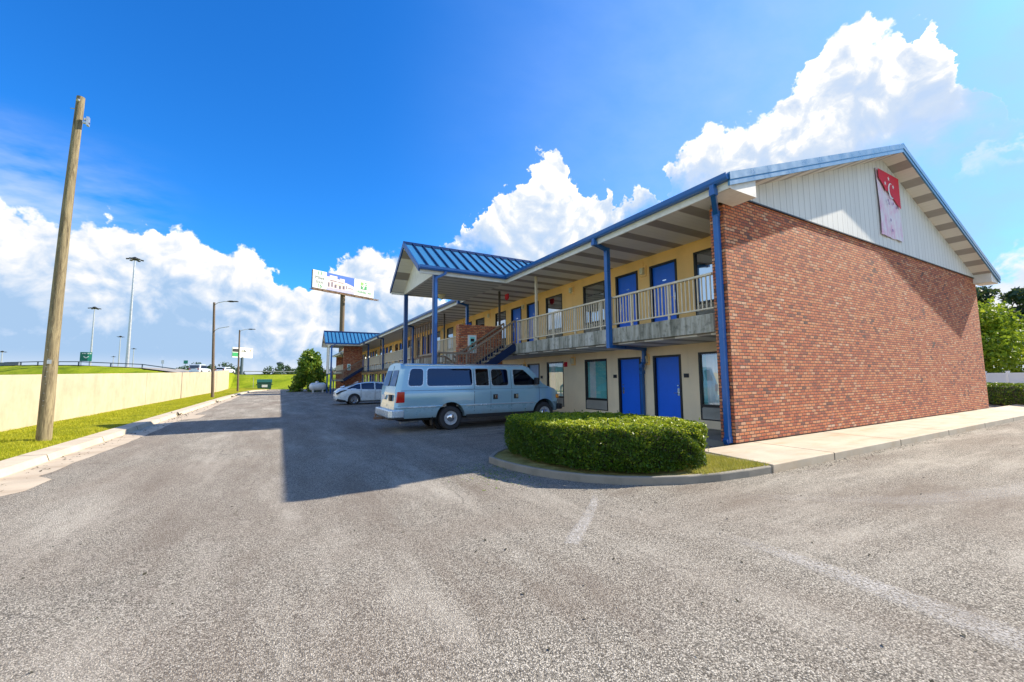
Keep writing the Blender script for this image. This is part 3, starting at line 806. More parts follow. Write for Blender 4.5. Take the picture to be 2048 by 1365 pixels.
def plants_near():
    # verge grass
    n = 90000
    y = 7 + 55*rng.random(n)**1.9; x = -7.3 + 2.86*rng.random(n)
    blades('grass', np.stack([x, y], 1), .10+.05*np.sin((x+7.32)/2.9*3.1)-.01, .055, M['blade'])
    n = 16000
    bx = np.array([b[0] for b in BED]); by = np.array([b[1] for b in BED])
    pts = np.stack([rng.uniform(5.6, 7.1, n), rng.uniform(3.98, 5.4, n)], 1)
    pts = pts[(pts[:, 1] > 3.98+.10*(7.0-pts[:, 0])) & (rng.random(n) < .85)]
    blades('dry_grass', pts, np.full(len(pts), .095), .06, M['dry_blade'])
    # hedge
    plan = [(4.0,7.35),(3.92,6.8),(3.95,6.2),(4.08,5.55),(4.35,5.0),(4.75,4.62),(5.3,4.38),(5.85,4.32),(6.12,4.42),(6.4,4.72),(6.58,5.3),(6.58,6.0),(6.35,6.8),(5.9,7.4),(5.3,7.85),(4.7,7.95),(4.25,7.75)]
    P = np.array(plan); c = P.mean(0)
    root = empty('hedge', (5.3, 6.0, .10), label='clipped green box hedge in the curved kerb island beside the gable end', cat='hedge')
    top = .82
    # core body, slightly inside the leaf shell
    m = 48
    t = np.linspace(0, 1, m, endpoint=False)
    seg = np.vstack([P, P[:1]]); L = np.r_[0, np.cumsum(np.linalg.norm(np.diff(seg, axis=0), axis=1))]
    def loop(u): return np.stack([np.interp(u*L[-1], L, seg[:, 0]), np.interp(u*L[-1], L, seg[:, 1])], 1)
    ring = loop(t)
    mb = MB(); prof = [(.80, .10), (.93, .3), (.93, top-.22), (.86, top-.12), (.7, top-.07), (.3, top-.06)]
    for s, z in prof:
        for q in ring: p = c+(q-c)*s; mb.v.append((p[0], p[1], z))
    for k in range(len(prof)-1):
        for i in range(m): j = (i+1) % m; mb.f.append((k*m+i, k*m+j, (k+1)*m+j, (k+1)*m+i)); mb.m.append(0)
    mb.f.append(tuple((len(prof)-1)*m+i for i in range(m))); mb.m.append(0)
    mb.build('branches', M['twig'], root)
    # leaf shell
    ns = 52000; u = rng.random(ns); zz = .14+(top-.14)*rng.random(ns)
    q = loop(u); r = np.clip((zz-(top-.26))/.26, 0, 1); sc = 1-.055*(1-np.sqrt(1-r*r*.98)) - .035*np.clip((.35-zz)/.25, 0, 1)
    lump = .022*np.sin(u*61+zz*7)+.018*np.sin(u*151+zz*19+1)
    sc = sc + lump - np.abs(rng.normal(size=ns))*.022
    side = np.c_[c+(q-c)*sc[:, None], zz]
    nt = 30000; u = rng.random(nt); rr = np.sqrt(rng.random(nt)); q = loop(u)
    xy = c+(q-c)*(rr*.99)[:, None]
    zt = top - .10*np.clip((rr-.9)/.1, 0, 1)**2 + .018*np.sin(xy[:, 0]*9+xy[:, 1]*5)+.012*np.sin(xy[:, 0]*23-xy[:, 1]*17) - np.abs(rng.normal(size=nt))*.022
    tp = np.c_[xy, zt]
    sprig = np.c_[c+(loop(rng.random(900))-c)*(1.0+.03*rng.random((900,1))), .2+.62*rng.random(900)]
    # stray shoots above the clipped face
    sh = []
    for k in range(46):
        uu = loop(rng.random(1))[0]; q0 = c+(uu-c)*math.sqrt(rng.random())*.97; L_ = .04+.06*rng.random(); dx, dy = rng.normal(size=2)*.02
        for m_ in range(7): sh.append((q0[0]+dx*m_/6, q0[1]+dy*m_/6, top+L_*m_/6))
    sprig = np.vstack([sprig, np.array(sh)])
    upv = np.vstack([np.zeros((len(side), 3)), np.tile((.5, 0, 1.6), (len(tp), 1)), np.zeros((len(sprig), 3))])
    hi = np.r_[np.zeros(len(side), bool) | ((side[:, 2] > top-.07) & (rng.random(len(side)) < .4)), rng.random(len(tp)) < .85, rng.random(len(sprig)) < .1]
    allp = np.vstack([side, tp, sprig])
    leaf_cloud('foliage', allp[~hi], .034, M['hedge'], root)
    leaf_cloud('sunlit_foliage', allp[hi], .032, M['hedge_lit'], root, up=upv[hi])  # mostly top leaves, coloured as if sunlit
    q = np.c_[rng.uniform(-3.3, 9, 260), rng.uniform(.8, 7, 260), np.full(260, .006)]
    leaf_cloud('leaf_litter', q, .028, M['twig'], kind='stuff', up=(0,0,3))
    q = np.c_[-3.95+np.abs(rng.normal(size=400))*.22, rng.uniform(6, 40, 400), np.full(400, .012)]
    leaf_cloud('leaf_litter', q, .05, M['twig'], kind='stuff', up=(0,0,3))
    q = np.c_[rng.uniform(7.2, 20, 300), 3.9-np.abs(rng.normal(size=300))*.12, np.full(300, .01)]
    leaf_cloud('leaf_litter', q, .03, M['twig'], kind='stuff', up=(0,0,3))
    # fallen clippings on the asphalt by the kerb, litter leaves on the verge
    n = 700
    a = np.c_[3.35+rng.normal(size=n)*.35, 6.35+rng.normal(size=n)*.45, np.full(n, .006)]
    a = a[a[:, 0] < 3.62+.25*np.abs(a[:, 1]-6.8)]
    leaf_cloud('leaf_litter', a, .028, M['leaf_bush'], kind='stuff', up=(0,0,3))
plants_near()

# ---------------------------------------------------------------- motel
FX, EX = 10.48, 8.55            # facade plane, balcony edge
FL, FU = .14, 3.08              # storey floors
EAVE_X, EAVE_Z, RIDGE_X, SL = 8.0, 5.78, 17.6, .349
Y0, Y1 = 5.5, 79.               # gable wall face, far end
RY = 4.92                       # rake
PORCH2 = 35.9
BLD = empty('motel_building', (17.6, 32, 0), label='two-storey motel with red brick gable end, ochre upper walls and blue metal roof', cat='motel')
def roof_z(x): return EAVE_Z + SL*(min(x, 2*RIDGE_X-x)-EAVE_X)

def shell():
    B = BLD
    # brick gable wall
    mb = MB(); mb.prism([(8.62,.14),(26.5,.14),(26.5,5.76),(9.0,5.76),(8.62,5.47)], 1, Y0, Y0+.34); mb.build('brick_wall', M['brick'], B)
    mb = MB(); mb.box(8.62, 26.5, Y1-.02, Y1+.32, 0, 5.7); mb.build('brick_wall', M['brick'], B)
    # siding panel over it, with a thin dark flashing
    mb = MB(); mb.prism([(9.03,5.76),(26.3,5.76),(26.3,roof_z(26.3)-.2),(RIDGE_X,roof_z(RIDGE_X)-.2),(9.03,roof_z(9.03)-.2)], 1, Y0-.03, Y0+.2); mb.build('gable_siding', M['siding'], B)
    mb = MB(); mb.box(9.0, 26.5, Y0-.05, Y0+.01, 5.735, 5.765); mb.build('flashing', M['black_frame'], B)
    # roof
    th = .10; t = []
    mb = MB()
    L, Rr = EAVE_X, 2*RIDGE_X-EAVE_X
    mb.prism([(L,EAVE_Z),(RIDGE_X,roof_z(RIDGE_X)),(RIDGE_X,roof_z(RIDGE_X)-th),(L,EAVE_Z-th)], 1, RY, Y1+.6)
    mb.prism([(Rr,EAVE_Z),(RIDGE_X,roof_z(RIDGE_X)),(RIDGE_X,roof_z(RIDGE_X)-th),(Rr,EAVE_Z-th)], 1, RY, Y1+.6)
    y = RY+.41
    while y < Y1:
        for a, b in ((L+.02, RIDGE_X-.05), (Rr-.02, RIDGE_X+.05)):
            mb.bar((a, y, roof_z(a)+.02), (b, y, roof_z(b)+.02), .035, .05, 1)
        y += .41
    rf = mb.build('roof', [M['roof'], M['roof_seam']], B)
    mb = MB(); mb.prism([(RIDGE_X-.28, roof_z(RIDGE_X-.28)+.012),(RIDGE_X, roof_z(RIDGE_X)+.06),(RIDGE_X+.28, roof_z(RIDGE_X-.28)+.012),(RIDGE_X, roof_z(RIDGE_X)+.012)], 1, RY-.03, Y1+.6); mb.build('ridge_cap', M['roof'], rf)
    # rake fascia, two steps
    for ya, dz0, dz1, mt in ((RY-.028, .035, -.13, 'rake_metal'), (RY-.014, -.11, -.25, 'rake_metal')):
        mb = MB()
        for s in (0, 1):
            X = (lambda x: x) if s == 0 else (lambda x: 2*RIDGE_X-x)
            mb.prism([(X(L-.03), EAVE_Z+dz0),(X(RIDGE_X), roof_z(RIDGE_X)+dz0),(X(RIDGE_X), roof_z(RIDGE_X)+dz1),(X(L-.03), EAVE_Z+dz1)], 1, ya, RY+.03)
        mb.build('rake_trim', M[mt], rf)
    # sloped rake soffit
    mb = MB()
    for s in (0, 1):
        X = (lambda x: x) if s == 0 else (lambda x: 2*RIDGE_X-x)
        mb.prism([(X(8.9), roof_z(8.9)-.21),(X(RIDGE_X), roof_z(RIDGE_X)-.21),(X(RIDGE_X), roof_z(RIDGE_X)-.25),(X(8.9), roof_z(8.9)-.25)], 1, RY+.03, Y0)
    mb.build('rake_soffit', M['soffit_r'], rf)
    # boxed eave returns
    for s in (0, 1):
        X = (lambda x: x) if s == 0 else (lambda x: 2*RIDGE_X-x)
        mb = MB(); mb.prism([(X(8.05),5.5),(X(9.0),5.5),(X(9.0),roof_z(9.0)-.16),(X(8.05),roof_z(8.05)-.13)], 1, RY+.04, Y0)
        mb.build('eave_return', M['white_trim'], rf)
    # eave soffits, fascia
    for ya, yb in ((Y0, 14.66), (14.66, 19.08), (19.08, 14.66+PORCH2), (14.66+PORCH2, 19.08+PORCH2), (19.08+PORCH2, Y1)):
        pass
    mb = MB(); mb.box(8.06, FX+.3, Y0+.335, Y1, 5.55, 5.59); mb.box(8.06, 8.61, Y0, Y0+.335, 5.545, 5.585); mb.build('soffit', M['soffit'], B)
    mb = MB()
    for a, b in ((RY+.02, 14.66), (19.08, 14.66+PORCH2), (19.08+PORCH2, Y1)): mb.box(8.02, 8.07, a, b, 5.50, 5.70)
    mb.build('fascia', M['white_trim'], B)
    for a, b in ((RY, 14.60), (19.14, 14.60+PORCH2), (19.14+PORCH2, Y1)):
        mb = MB(); mb.prism([(8.02,5.655),(7.90,5.655),(7.875,5.70),(7.865,5.79),(7.885,5.80),(7.89,5.775),(8.02,5.775)], 1, a, b); mb.build('gutter', M['blue_trim'], B)
    # far and back walls
    mb = MB(); mb.box(26.3, 26.5, Y0+.34, Y1-.03, .0, 5.7); mb.build('rear_wall', M['stucco_low'], B)
    mb = MB(); mb.box(FX+.75, FX+.8, Y0+.34, Y1-.2, .14, 5.5); mb.box(FX+.13, FX+.75, Y0+.34, Y1-.2, 2.66, 3.0); mb.build('room_backing', M['interior'], B)
    # balcony slab
    mb = MB(); mb.box(EX, FX+.12, Y0+.34, Y1, 2.60, 3.03)
    mb.build('balcony', M['slab'], B)
    mb = MB(); mb.box(EX+.12, FX, Y0+.36, Y1, 2.545, 2.59); mb.build('balcony_ceiling', M['soffit'], B)
    mb = MB(); mb.box(FX+.12, FX+.13, Y0+.34, Y1-.2, .14, .15); 

PAIRS = [9.6+7.75*k for k in range(10)]
def openings():
    ops = []
    for c in PAIRS:
        for s in (-1, 1):
            ops.append(('door', c+s*.79, s)); ops.append(('window', c+s*2.54, s))
    return [o for o in ops if Y0+.5 < o[1] < Y1-.8]
OPS = openings()
DW, DH, WW, WZ0, WZ1 = 1.06, 2.12, 1.27, .22, 2.14

def facade():
    for nm, z0, z1, fl, mt in (('ground_floor_wall', FL, 2.60, FL, 'stucco_low'), ('upper_floor_wall', 3.03, 5.56, FU, 'stucco_up')):
        holes = []
        for k, y, s in OPS:
            if k == 'door': holes.append((y-DW/2, y+DW/2, fl-.05, fl+DH))
            else: holes.append((y-WW/2, y+WW/2, fl+WZ0, fl+WZ1))
        holes.sort()
        mb = MB(); y = Y0+.34
        def panel(a, b, c, d):
            if b-a > .001 and d-c > .001: mb.box(FX, FX+.13, a, b, c, d)
        for a, b, c, d in holes:
            panel(y, a, z0, z1); panel(a, b, z0, c); panel(a, b, d, z1); y = b
        panel(y, Y1, z0, z1)
        mb.build(nm, M[mt], BLD)

def proto_door():
    mb = MB(); mb.box(.065, .11, -DW/2+.07, DW/2-.07, 0, DH-.06)
    o = mb.build('door', M['door'], BLD, (FX, PAIRS[0]-.79, FL))
    L = (FX, PAIRS[0]-.79, FL)
    mb = MB()
    for a, b, c, d in ((-DW/2, -DW/2+.07, -.04, DH), (DW/2-.07, DW/2, -.04, DH), (-DW/2+.07, DW/2-.07, DH-.06, DH)): mb.box(-.02, .12, a, b, c, d)
    mb.build('door_frame', M['black_frame'], o, L)
    return o, L
def add_handle(o, L, s):
    yy = s*(DW/2-.17)
    mb = MB(); mb.box(.045, .068, yy-.035, yy+.035, .88, 1.10); mb.tube([(.05,yy,.96),(-.01,yy,.96),(-.012,yy-s*.12,.955)], .011, 8)
    mb.tube([(.05,yy,1.18),(.03,yy,1.18)], .028, 10)
    return mb.build('door_handle', M['chrome'], o, L)
def proto_window():
    L = (FX, PAIRS[0]-2.54, FL)
    mb = MB(); y0, y1, z0, z1 = -WW/2, WW/2, WZ0, WZ1; f = .055; sill = .66
    mb.box(.0, .10, y0, y0+f, z0, z1); mb.box(.0, .10, y1-f, y1, z0, z1); mb.box(.0, .10, y0+f, y1-f, z1-f, z1); mb.box(.0, .10, y0+f, y1-f, sill-.07, sill)
    mb.box(.01, .09, y0+f, y1-f, z0, z0+.03)
    o = mb.build('window', M['black_frame'], BLD, L)
    mb = MB(); mb.add([(.05,y0+f,sill),(.05,y1-f,sill),(.05,y1-f,z1-f),(.05,y0+f,z1-f)], [(0,1,2,3)]); mb.build('pane', M['glass'], o, L)
    mb = MB(); mb.box(.05, .08, y0+f, y1-f, z0+.03, sill-.07)
    n = 9
    for i in range(n):
        z = z0+.05+i*(sill-.07-z0-.06)/n
        mb.add([(-.015,y0+f,z),(-.015,y1-f,z),(.05,y1-f,z+.032),(.05,y0+f,z+.032),(-.015,y0+f,z-.006),(-.015,y1-f,z-.006)], [(0,1,2,3),(0,4,5,1),(4,3,2,5)])
    mb.build('air_conditioner_grille', M['grille'], o, L)
    # pleated curtain behind the pane
    mb = MB(); n = 40
    for i in range(n+1):
        yy = y0+f+(y1-y0-2*f)*i/n; dx = .13+.03*math.sin(i*1.55)+.012*math.sin(i*.7)
        mb.v += [(dx, yy, sill), (dx, yy, z1-f-.03)]
    mb.f = [(2*i, 2*i+2, 2*i+3, 2*i+1) for i in range(n)]; mb.m = [0]*n
    mb.build('curtain', M['curtain'], o, L, smooth=60)
    return o, L
def curtain_part(o, L, a, b, mat):
    y0 = -WW/2+.055; W = WW-.11; mb = MB(); n = 24
    for i in range(n+1):
        yy = y0+W*(a+(b-a)*i/n); dx = .17+.025*math.sin(i*1.7)
        mb.v += [(dx, yy, .62), (dx, yy, WZ1-.08)]
    mb.f = [(2*i, 2*i+2, 2*i+3, 2*i+1) for i in range(n)]; mb.m = [0]*n
    return mb.build('curtain', M[mat], o, L, smooth=60)
def proto_lamp():
    L = (FX, PAIRS[0], FL+2.05)
    mb = MB(); mb.prism([(-.01,-.10),(-.13,-.07),(-.13,.12),(-.01,.15)], 1, -.07, .07)
    o = mb.build('wall_lamp', M['lamp'], BLD, L, bevel=.015)
    mb = MB(); mb.box(-.03, 0, -.13, .13, -.16, .20); mb.tube([(-.015,.0,.2),(-.015,.0,.36)], .012, 6); mb.build('lamp_backplate', M['stucco_up'], o, L)
    return o, L

def teal_swap(o):
    for ch in o.children:
        if ch.name.startswith('curtain'):
            if 'tealme' not in M:
                me = ch.data.copy(); me.materials.append(M['curtain_teal']); n = len(me.polygons)
                me.polygons.foreach_set('material_index', [1 if (i < n*.62 or i > n*.9) else 0 for i in range(n)]); M['tealme'] = me
            ch.data = M['tealme']

def facade_items():
    d0, dL = proto_door(); w0, wL = proto_window(); l0, lL = proto_lamp()
    firstd = firstw = firstl = True
    doors = []
    for fl in (FL, FU):
        for k, y, s in OPS:
            if k == 'door':
                o = d0 if firstd else copy_tree(d0, BLD); firstd = False
                o.location = (FX, y, fl); doors.append((o, s, fl, y))
            else:
                o = w0 if firstw else copy_tree(w0, BLD); firstw = False
                o.location = (FX, y, fl)
                if fl == FL: teal_swap(o)
                for ch in o.children:
                    if fl == FU and ch.name.startswith('pane'):
                        if 'pd' not in M: M['pd'] = 1; me = ch.data.copy(); me.materials.clear(); me.materials.append(M['glass_dark']); M['pdm'] = me
                        ch.data = M['pdm']
        for c in PAIRS:
            for y in (c, c+3.87):
                if y > Y1-1: continue
                o = l0 if firstl else copy_tree(l0, BLD); firstl = False
                o.location = (FX, y, fl+2.10 if y != c else fl+2.0)
    hm = {}
    for o, s, fl, y in doors:
        h = add_handle(o, tuple(o.location), s) if s not in hm else None
        if h: hm[s] = h
        else:
            h = hm[s].copy(); COL.objects.link(h); attach(h, o); h.location = o.location
    # number plates by the ground doors
    for o, s, fl, y in doors:
        if fl != FL: 
            mb = MB(); mb.box(.055, .066, -.07, .07, 1.55, 1.585); mb.build('door_number', M['chrome'], o, tuple(o.location)); continue
        yy = s*(DW/2+.17)
        mb = MB(); mb.box(-.015, 0, yy-.085, yy+.085, 1.42, 1.54); p = mb.build('number_plate', M['black'], o, tuple(o.location))
    # pale ground door, teal glass door and bell past the van
    for o, s, fl, y in doors:
        if fl == FL and abs(y-(PAIRS[1]-.79)) < .05:
            me = o.data.copy(); me.materials.clear(); me.materials.append(M['door_pale']); o.data = me; o['label'] = 'pale blue door'
    mb = MB(); mb.lathe([(.0,-.05),(.06,-.05),(.075,-.03),(.075,0)], (FX-.03, 14.0, FL+2.0), 0, 16); mb.box(FX-.03, FX, 13.9, 14.1, FL+1.9, FL+2.1); mb.build('alarm_bell', M['red'], BLD)

def balcony_rail():
    # railing in post-to-post lengths
    spans = []
    for a, b in ((Y0+.34, 14.80), (16.34, 24.9), (31.0, 14.80+PORCH2), (16.34+PORCH2, Y1)):
        n = max(1, round((b-a)/1.29)); spans += [(a+(b-a)*i/n, a+(b-a)*(i+1)/n) for i in range(n)]
    cache = {}
    x = EX+.06; zt, zb = 3.98, 3.14
    for a, b in spans:
        w = b-a; key = round(w, 3)
        if key not in cache:
            mb = MB(); mb.box(x-.045, x+.045, 0, w, zt-.05, zt); mb.box(x-.03, x+.03, 0, w, zb, zb+.035)
            mb.box(x-.025, x+.025, w-.05, w, 3.03, zt-.05)
            k = int(w/.112)
            for i in range(k):
                y = (i+.6)*w/(k+.4); mb.box(x-.012, x+.012, y-.013, y+.013, zb+.035, zt-.05)
            me = mb.mesh('railing', M['rail']); cache[key] = me
        o = bpy.data.objects.new('railing', cache[key]); COL.objects.link(o); attach(o, BLD); o.location = (0, a, 0)
    # thin posts to the soffit
    for y in (13.35, 16.45, 23.7, 33.5, 42.0, 49.0, 57., 64., 71.):
        mb = MB(); mb.box(EX+.03, EX+.11, y-.04, y+.04, 3.03, 5.55); mb.build('post', M['dark_post'] if y > 14 else M['rail'], BLD)
    # slatted screen
    mb = MB(); mb.box(EX-.01, EX+.08, 25.0, 31.0, 5.30, 5.42); mb.box(EX-.01, EX+.08, 25.0, 31.0, 2.98, 3.10)
    sc = mb.build('slat_screen', M['screen'], BLD)
    y = 25.05
    while y < 31:
        mb = MB(); mb.box(EX, EX+.05, y, y+.13, 3.10, 5.30); mb.build('slat', M['screen'], sc); y += .58
    # downspouts
    mb = MB(); pt = [(7.93,5.26,5.66),(7.93,5.26,5.50),(8.53,5.62,5.28),(8.53,5.62,.22),(8.42,5.62,.17)]
    for p, q in zip(pt[:-1], pt[1:]): mb.bar(p, q, .115, .10, up=(0,1,0))
    for p in pt[1:-1]: mb.box(p[0]-.062, p[0]+.062, p[1]-.062, p[1]+.062, p[2]-.065, p[2]+.065)
    mb.build('downspout', M['blue_trim'], BLD)
    for y in (9.1, 19.75, 29.9, 40.0, 47.5, 57.5, 67.):
        mb = MB(); pt = [(7.93,y,5.66),(7.93,y,5.52),(8.46,y+.05,5.42),(8.46,y+.05,2.50)]
        if y < 10: pt += [(10.36,9.60,2.50),(10.36,9.60,2.12),(10.30,9.66,1.95),(10.40,9.75,1.75),(10.40,9.75,.2)]
        for i, (p, q) in enumerate(zip(pt[:-1], pt[1:])): mb.bar(p, q, .13 if 1 < i < 3 else .10, .13 if 1 < i < 3 else .10, up=(0,1,0) if i != 3 else (0,0,1))
        for p in pt[1:-1]: mb.box(p[0]-.066, p[0]+.066, p[1]-.066, p[1]+.066, p[2]-.055, p[2]+.055)
        mb.build('downspout', M['blue_trim'] if y < 25 else M['blue_post'], BLD)
    mb = MB(); mb.box(9.2, 9.26, 16.7, 17.0, 5.33, 5.55); mb.lathe([(0,-.06),(.12,-.05),(.16,0),(.12,.05),(0,.06)], (9.23,16.85,5.42), 0, 12); mb.build('exit_lamp', M['red'], BLD)

def porch(dy):
    ya, yb, yr = 14.66+dy, 19.08+dy, 16.87+dy; xf, xg = 4.33, 4.93; ze, zr = 5.79, 7.30; s = (zr-ze)/(yr-ya)
    xe = EAVE_X + (zr-EAVE_Z)/SL
    mb = MB(); th = .09
    for a, sg in ((ya, 1), (yb, -1)):
        # roof plane clipped by the main roof along the valley
        n = Vector((0, -s*sg, 1)).normalized()*th
        top = [(xf,a,ze),(EAVE_X,a,ze),(xe,yr,zr),(xf,yr,zr)]
        bot = [(x, y, z-th) for x, y, z in top]
        mb.add(top+bot, [(0,1,2,3),(7,6,5,4),(0,4,5,1),(1,5,6,2),(2,6,7,3),(3,7,4,0)])
        x = xf+.36
        while x < xe-.1:
            # rib ends on the valley
            t = max(0, (x-EAVE_X)/(xe-EAVE_X)); yl = a+(yr-a)*t; zl = ze+(zr-ze)*t
            mb.bar((x,yl,zl+.02),(x,yr-sg*.03,zr-.02+.02),.05,.065,1); x += .415
    rf = mb.build('porch_roof', [M['roof'], M['roof_seam']], BLD)
    mb = MB(); mb.prism([(yr-.2,zr-.2*s+.02),(yr,zr+.06),(yr+.2,zr-.2*s+.02),(yr,zr+.02)], 0, xf-.03, xe); mb.build('ridge_cap', M['roof_seam'], rf)
    mb = MB()
    for a in (ya, yb):
        sg = 1 if a == ya else -1
        mb.prism([(a-sg*.04,ze-.02),(yr,zr+.03),(yr,zr-.2),(a-sg*.04,ze-.24)], 0, xf-.035, xf+.02)
    mb.build('rake_trim', M['blue_post'], rf)
    mb = MB()
    for a in (ya, yb):
        sg = 1 if a == ya else -1
        mb.prism([(a+sg*.02,ze-.18),(yr,zr-.17),(yr,zr-.21),(a+sg*.02,ze-.22)], 0, xf+.02, xg)
    mb.build('rake_soffit', M['soffit'], rf)
    mb = MB(); mb.prism([(ya+.05,5.52),(yb-.05,5.52),(yb-.05,ze-.16),(yr,zr-.17),(ya+.05,ze-.16)], 0, xg, xg+.1); mb.build('gable_panel', M['white_trim'], rf)
    for a, sg in ((ya, 1), (yb, -1)):
        mb = MB(); y0 = a-sg*.005
        mb.prism([(y0, ze-.15),(y0-sg*.11,ze-.15),(y0-sg*.135,ze-.09),(y0-sg*.14,ze+.0),(y0-sg*.12,ze+.005),(y0-sg*.11,ze-.02),(y0,ze-.02)], 0, xf-.02, EAVE_X-.02 if a == ya else EAVE_X-.02)
        mb.build('gutter', M['blue_trim'], rf)
        mb = MB(); mb.box(xf+.02, EAVE_X+.03, min(a, a+sg*.05), max(a, a+sg*.05), 5.50, ze-.1); mb.build('fascia', M['white_trim'], rf)
    mb = MB(); mb.box(xg+.1, 8.06, ya+.05, yb-.05, 5.535, 5.575); mb.build('porch_ceiling', M['soffit_x'], rf)
    if dy:
        mb = MB(); mb.box(xg, xg+.09, yr+.2, yb+.6, 2.3, 5.52); mb.build('siding_screen', M['white_trim'], rf)
    for y in (ya+.14, yb-.14):
        mb = MB(); mb.box(xg-.01, xg+.15, y-.08, y+.08, 0, 5.53); mb.box(xg-.06, xg+.20, y-.13, y+.13, 0, .03)
        c = mb.build('porch_column', M['blue_post'], BLD)
    mb = MB(); pt = [(xg+.4,ya-.07,5.66),(xg+.4,ya-.07,5.56),(xg+.06,ya+.02,5.38),(xg+.06,ya+.02,.2)]
    for p, q in zip(pt[:-1], pt[1:]): mb.bar(p, q, .09, .08, up=(0,1,0))
    mb.build('downspout', M['blue_trim'], rf)
    mb = MB(); mb.lathe([(.0,.16),(.14,.14),(.16,.0),(.07,-.1),(.0,-.12)], (6.5,ya+3.6,5.42), 2, 14); mb.box(6.35,6.65,ya+3.45,ya+3.75,5.49,5.54); mb.build('security_lamp', M['lamp'], rf)

def stairs(dy):
    st = empty('staircase', (7.0, 16+dy, 0)); attach(st, BLD); st.location = (7.0, 16+dy, 0)
    # upper flight falls outwards from the balcony to the landing
    def flight(y0, y1, xa, za, xb, zb, n):
        mb = MB()
        for i in range(n):
            t0, t1 = i/n, (i+1)/n
            x0, x1 = xa+(xb-xa)*t0, xa+(xb-xa)*t1; z = za+(zb-za)*(i+1)/n
            mb.box(min(x0,x1)-.02, max(x0,x1), y0+.06, y1-.06, z-.05, z)
        mb.build('treads', M['slab'], st)
        for y in (y0, y1):
            mb = MB(); mb.bar((xa, y, za-.12), (xb, y, zb-.12), .06, .30); mb.build('stringer', M['roof_seam'], st)
        for y in (y0+.03, y1-.03):
            mb = MB(); mb.bar((xa, y, za+.97), (xb, y, zb+.97), .07, .07); mb.bar((xa, y, za+.12), (xb, y, zb+.12), .035, .035)
            m = int(abs(xa-xb)/.125)
            for i in range(m+1):
                t = i/m; xx = xa+(xb-xa)*t; zz = za+(zb-za)*t; mb.box(xx-.009, xx+.009, y-.009, y+.009, zz+.1, zz+.95)
            for t in (0, 1): xx = xa+(xb-xa)*t; zz = za+(zb-za)*t; mb.box(xx-.025, xx+.025, y-.025, y+.025, zz-.1, zz+.97)
            mb.build('stair_railing', M['stair_rail'], st)
    flight(14.88+dy, 15.94+dy, EX, 3.03, 6.35, 1.60, 8)
    flight(16.36+dy, 17.36+dy, 6.35, 1.60, EX-.1, .14, 8)
    mb = MB(); mb.box(5.2, 6.38, 14.88+dy, 17.36+dy, 1.42, 1.60); mb.build('landing', M['slab'], st)
    mb = MB()
    for a, b in (((5.23,14.91+dy),(6.35,14.91+dy)), ((5.23,14.91+dy),(5.23,17.33+dy)), ((5.23,17.33+dy),(6.35,17.33+dy))):
        mb.bar((*a,2.57),(*b,2.57),.07,.07); mb.bar((*a,1.72),(*b,1.72),.035,.035)
        d = math.dist(a, b); m = int(d/.125)
        for i in range(m+1): t = i/m; xx = a[0]+(b[0]-a[0])*t; yy = a[1]+(b[1]-a[1])*t; mb.box(xx-.009, xx+.009, yy-.009, yy+.009, 1.6, 2.55)
    mb.build('landing_railing', M['stair_rail'], st)
    for x, y in ((5.3,14.98),(5.3,17.25)):
        mb = MB(); mb.box(x-.06, x+.06, y+dy-.06, y+dy+.06, 0, 1.42); mb.build('landing_post', M['blue_post'], st)
    mb = MB(); mb.box(6.46, EX-.03, 16.0+dy, 16.32+dy, 0, 3.86 if dy == 0 else 5.5); bw = mb.build('brick_fin', M['brick'], st)
    yy = 16.0+dy
    mb = MB(); mb.box(6.86, 7.24, yy-.05, yy, 2.66, 3.42); nf = mb.build('notice_frame', M['plate'], st)
    mb = MB(); mb.box(6.93, 7.17, yy-.056, yy-.05, 2.74, 3.35); mb.build('notice_glass', M['curtain_teal'], nf)
    mb = MB(); mb.box(6.97, 7.13, yy-.062, yy-.056, 3.14, 3.27); mb.box(7.0, 7.1, yy-.062, yy-.056, 2.9, 3.1); mb.build('notice_print', M['black'], nf)

shell(); facade(); facade_items(); balcony_rail()
for dy in (0, PORCH2): porch(dy); stairs(dy)

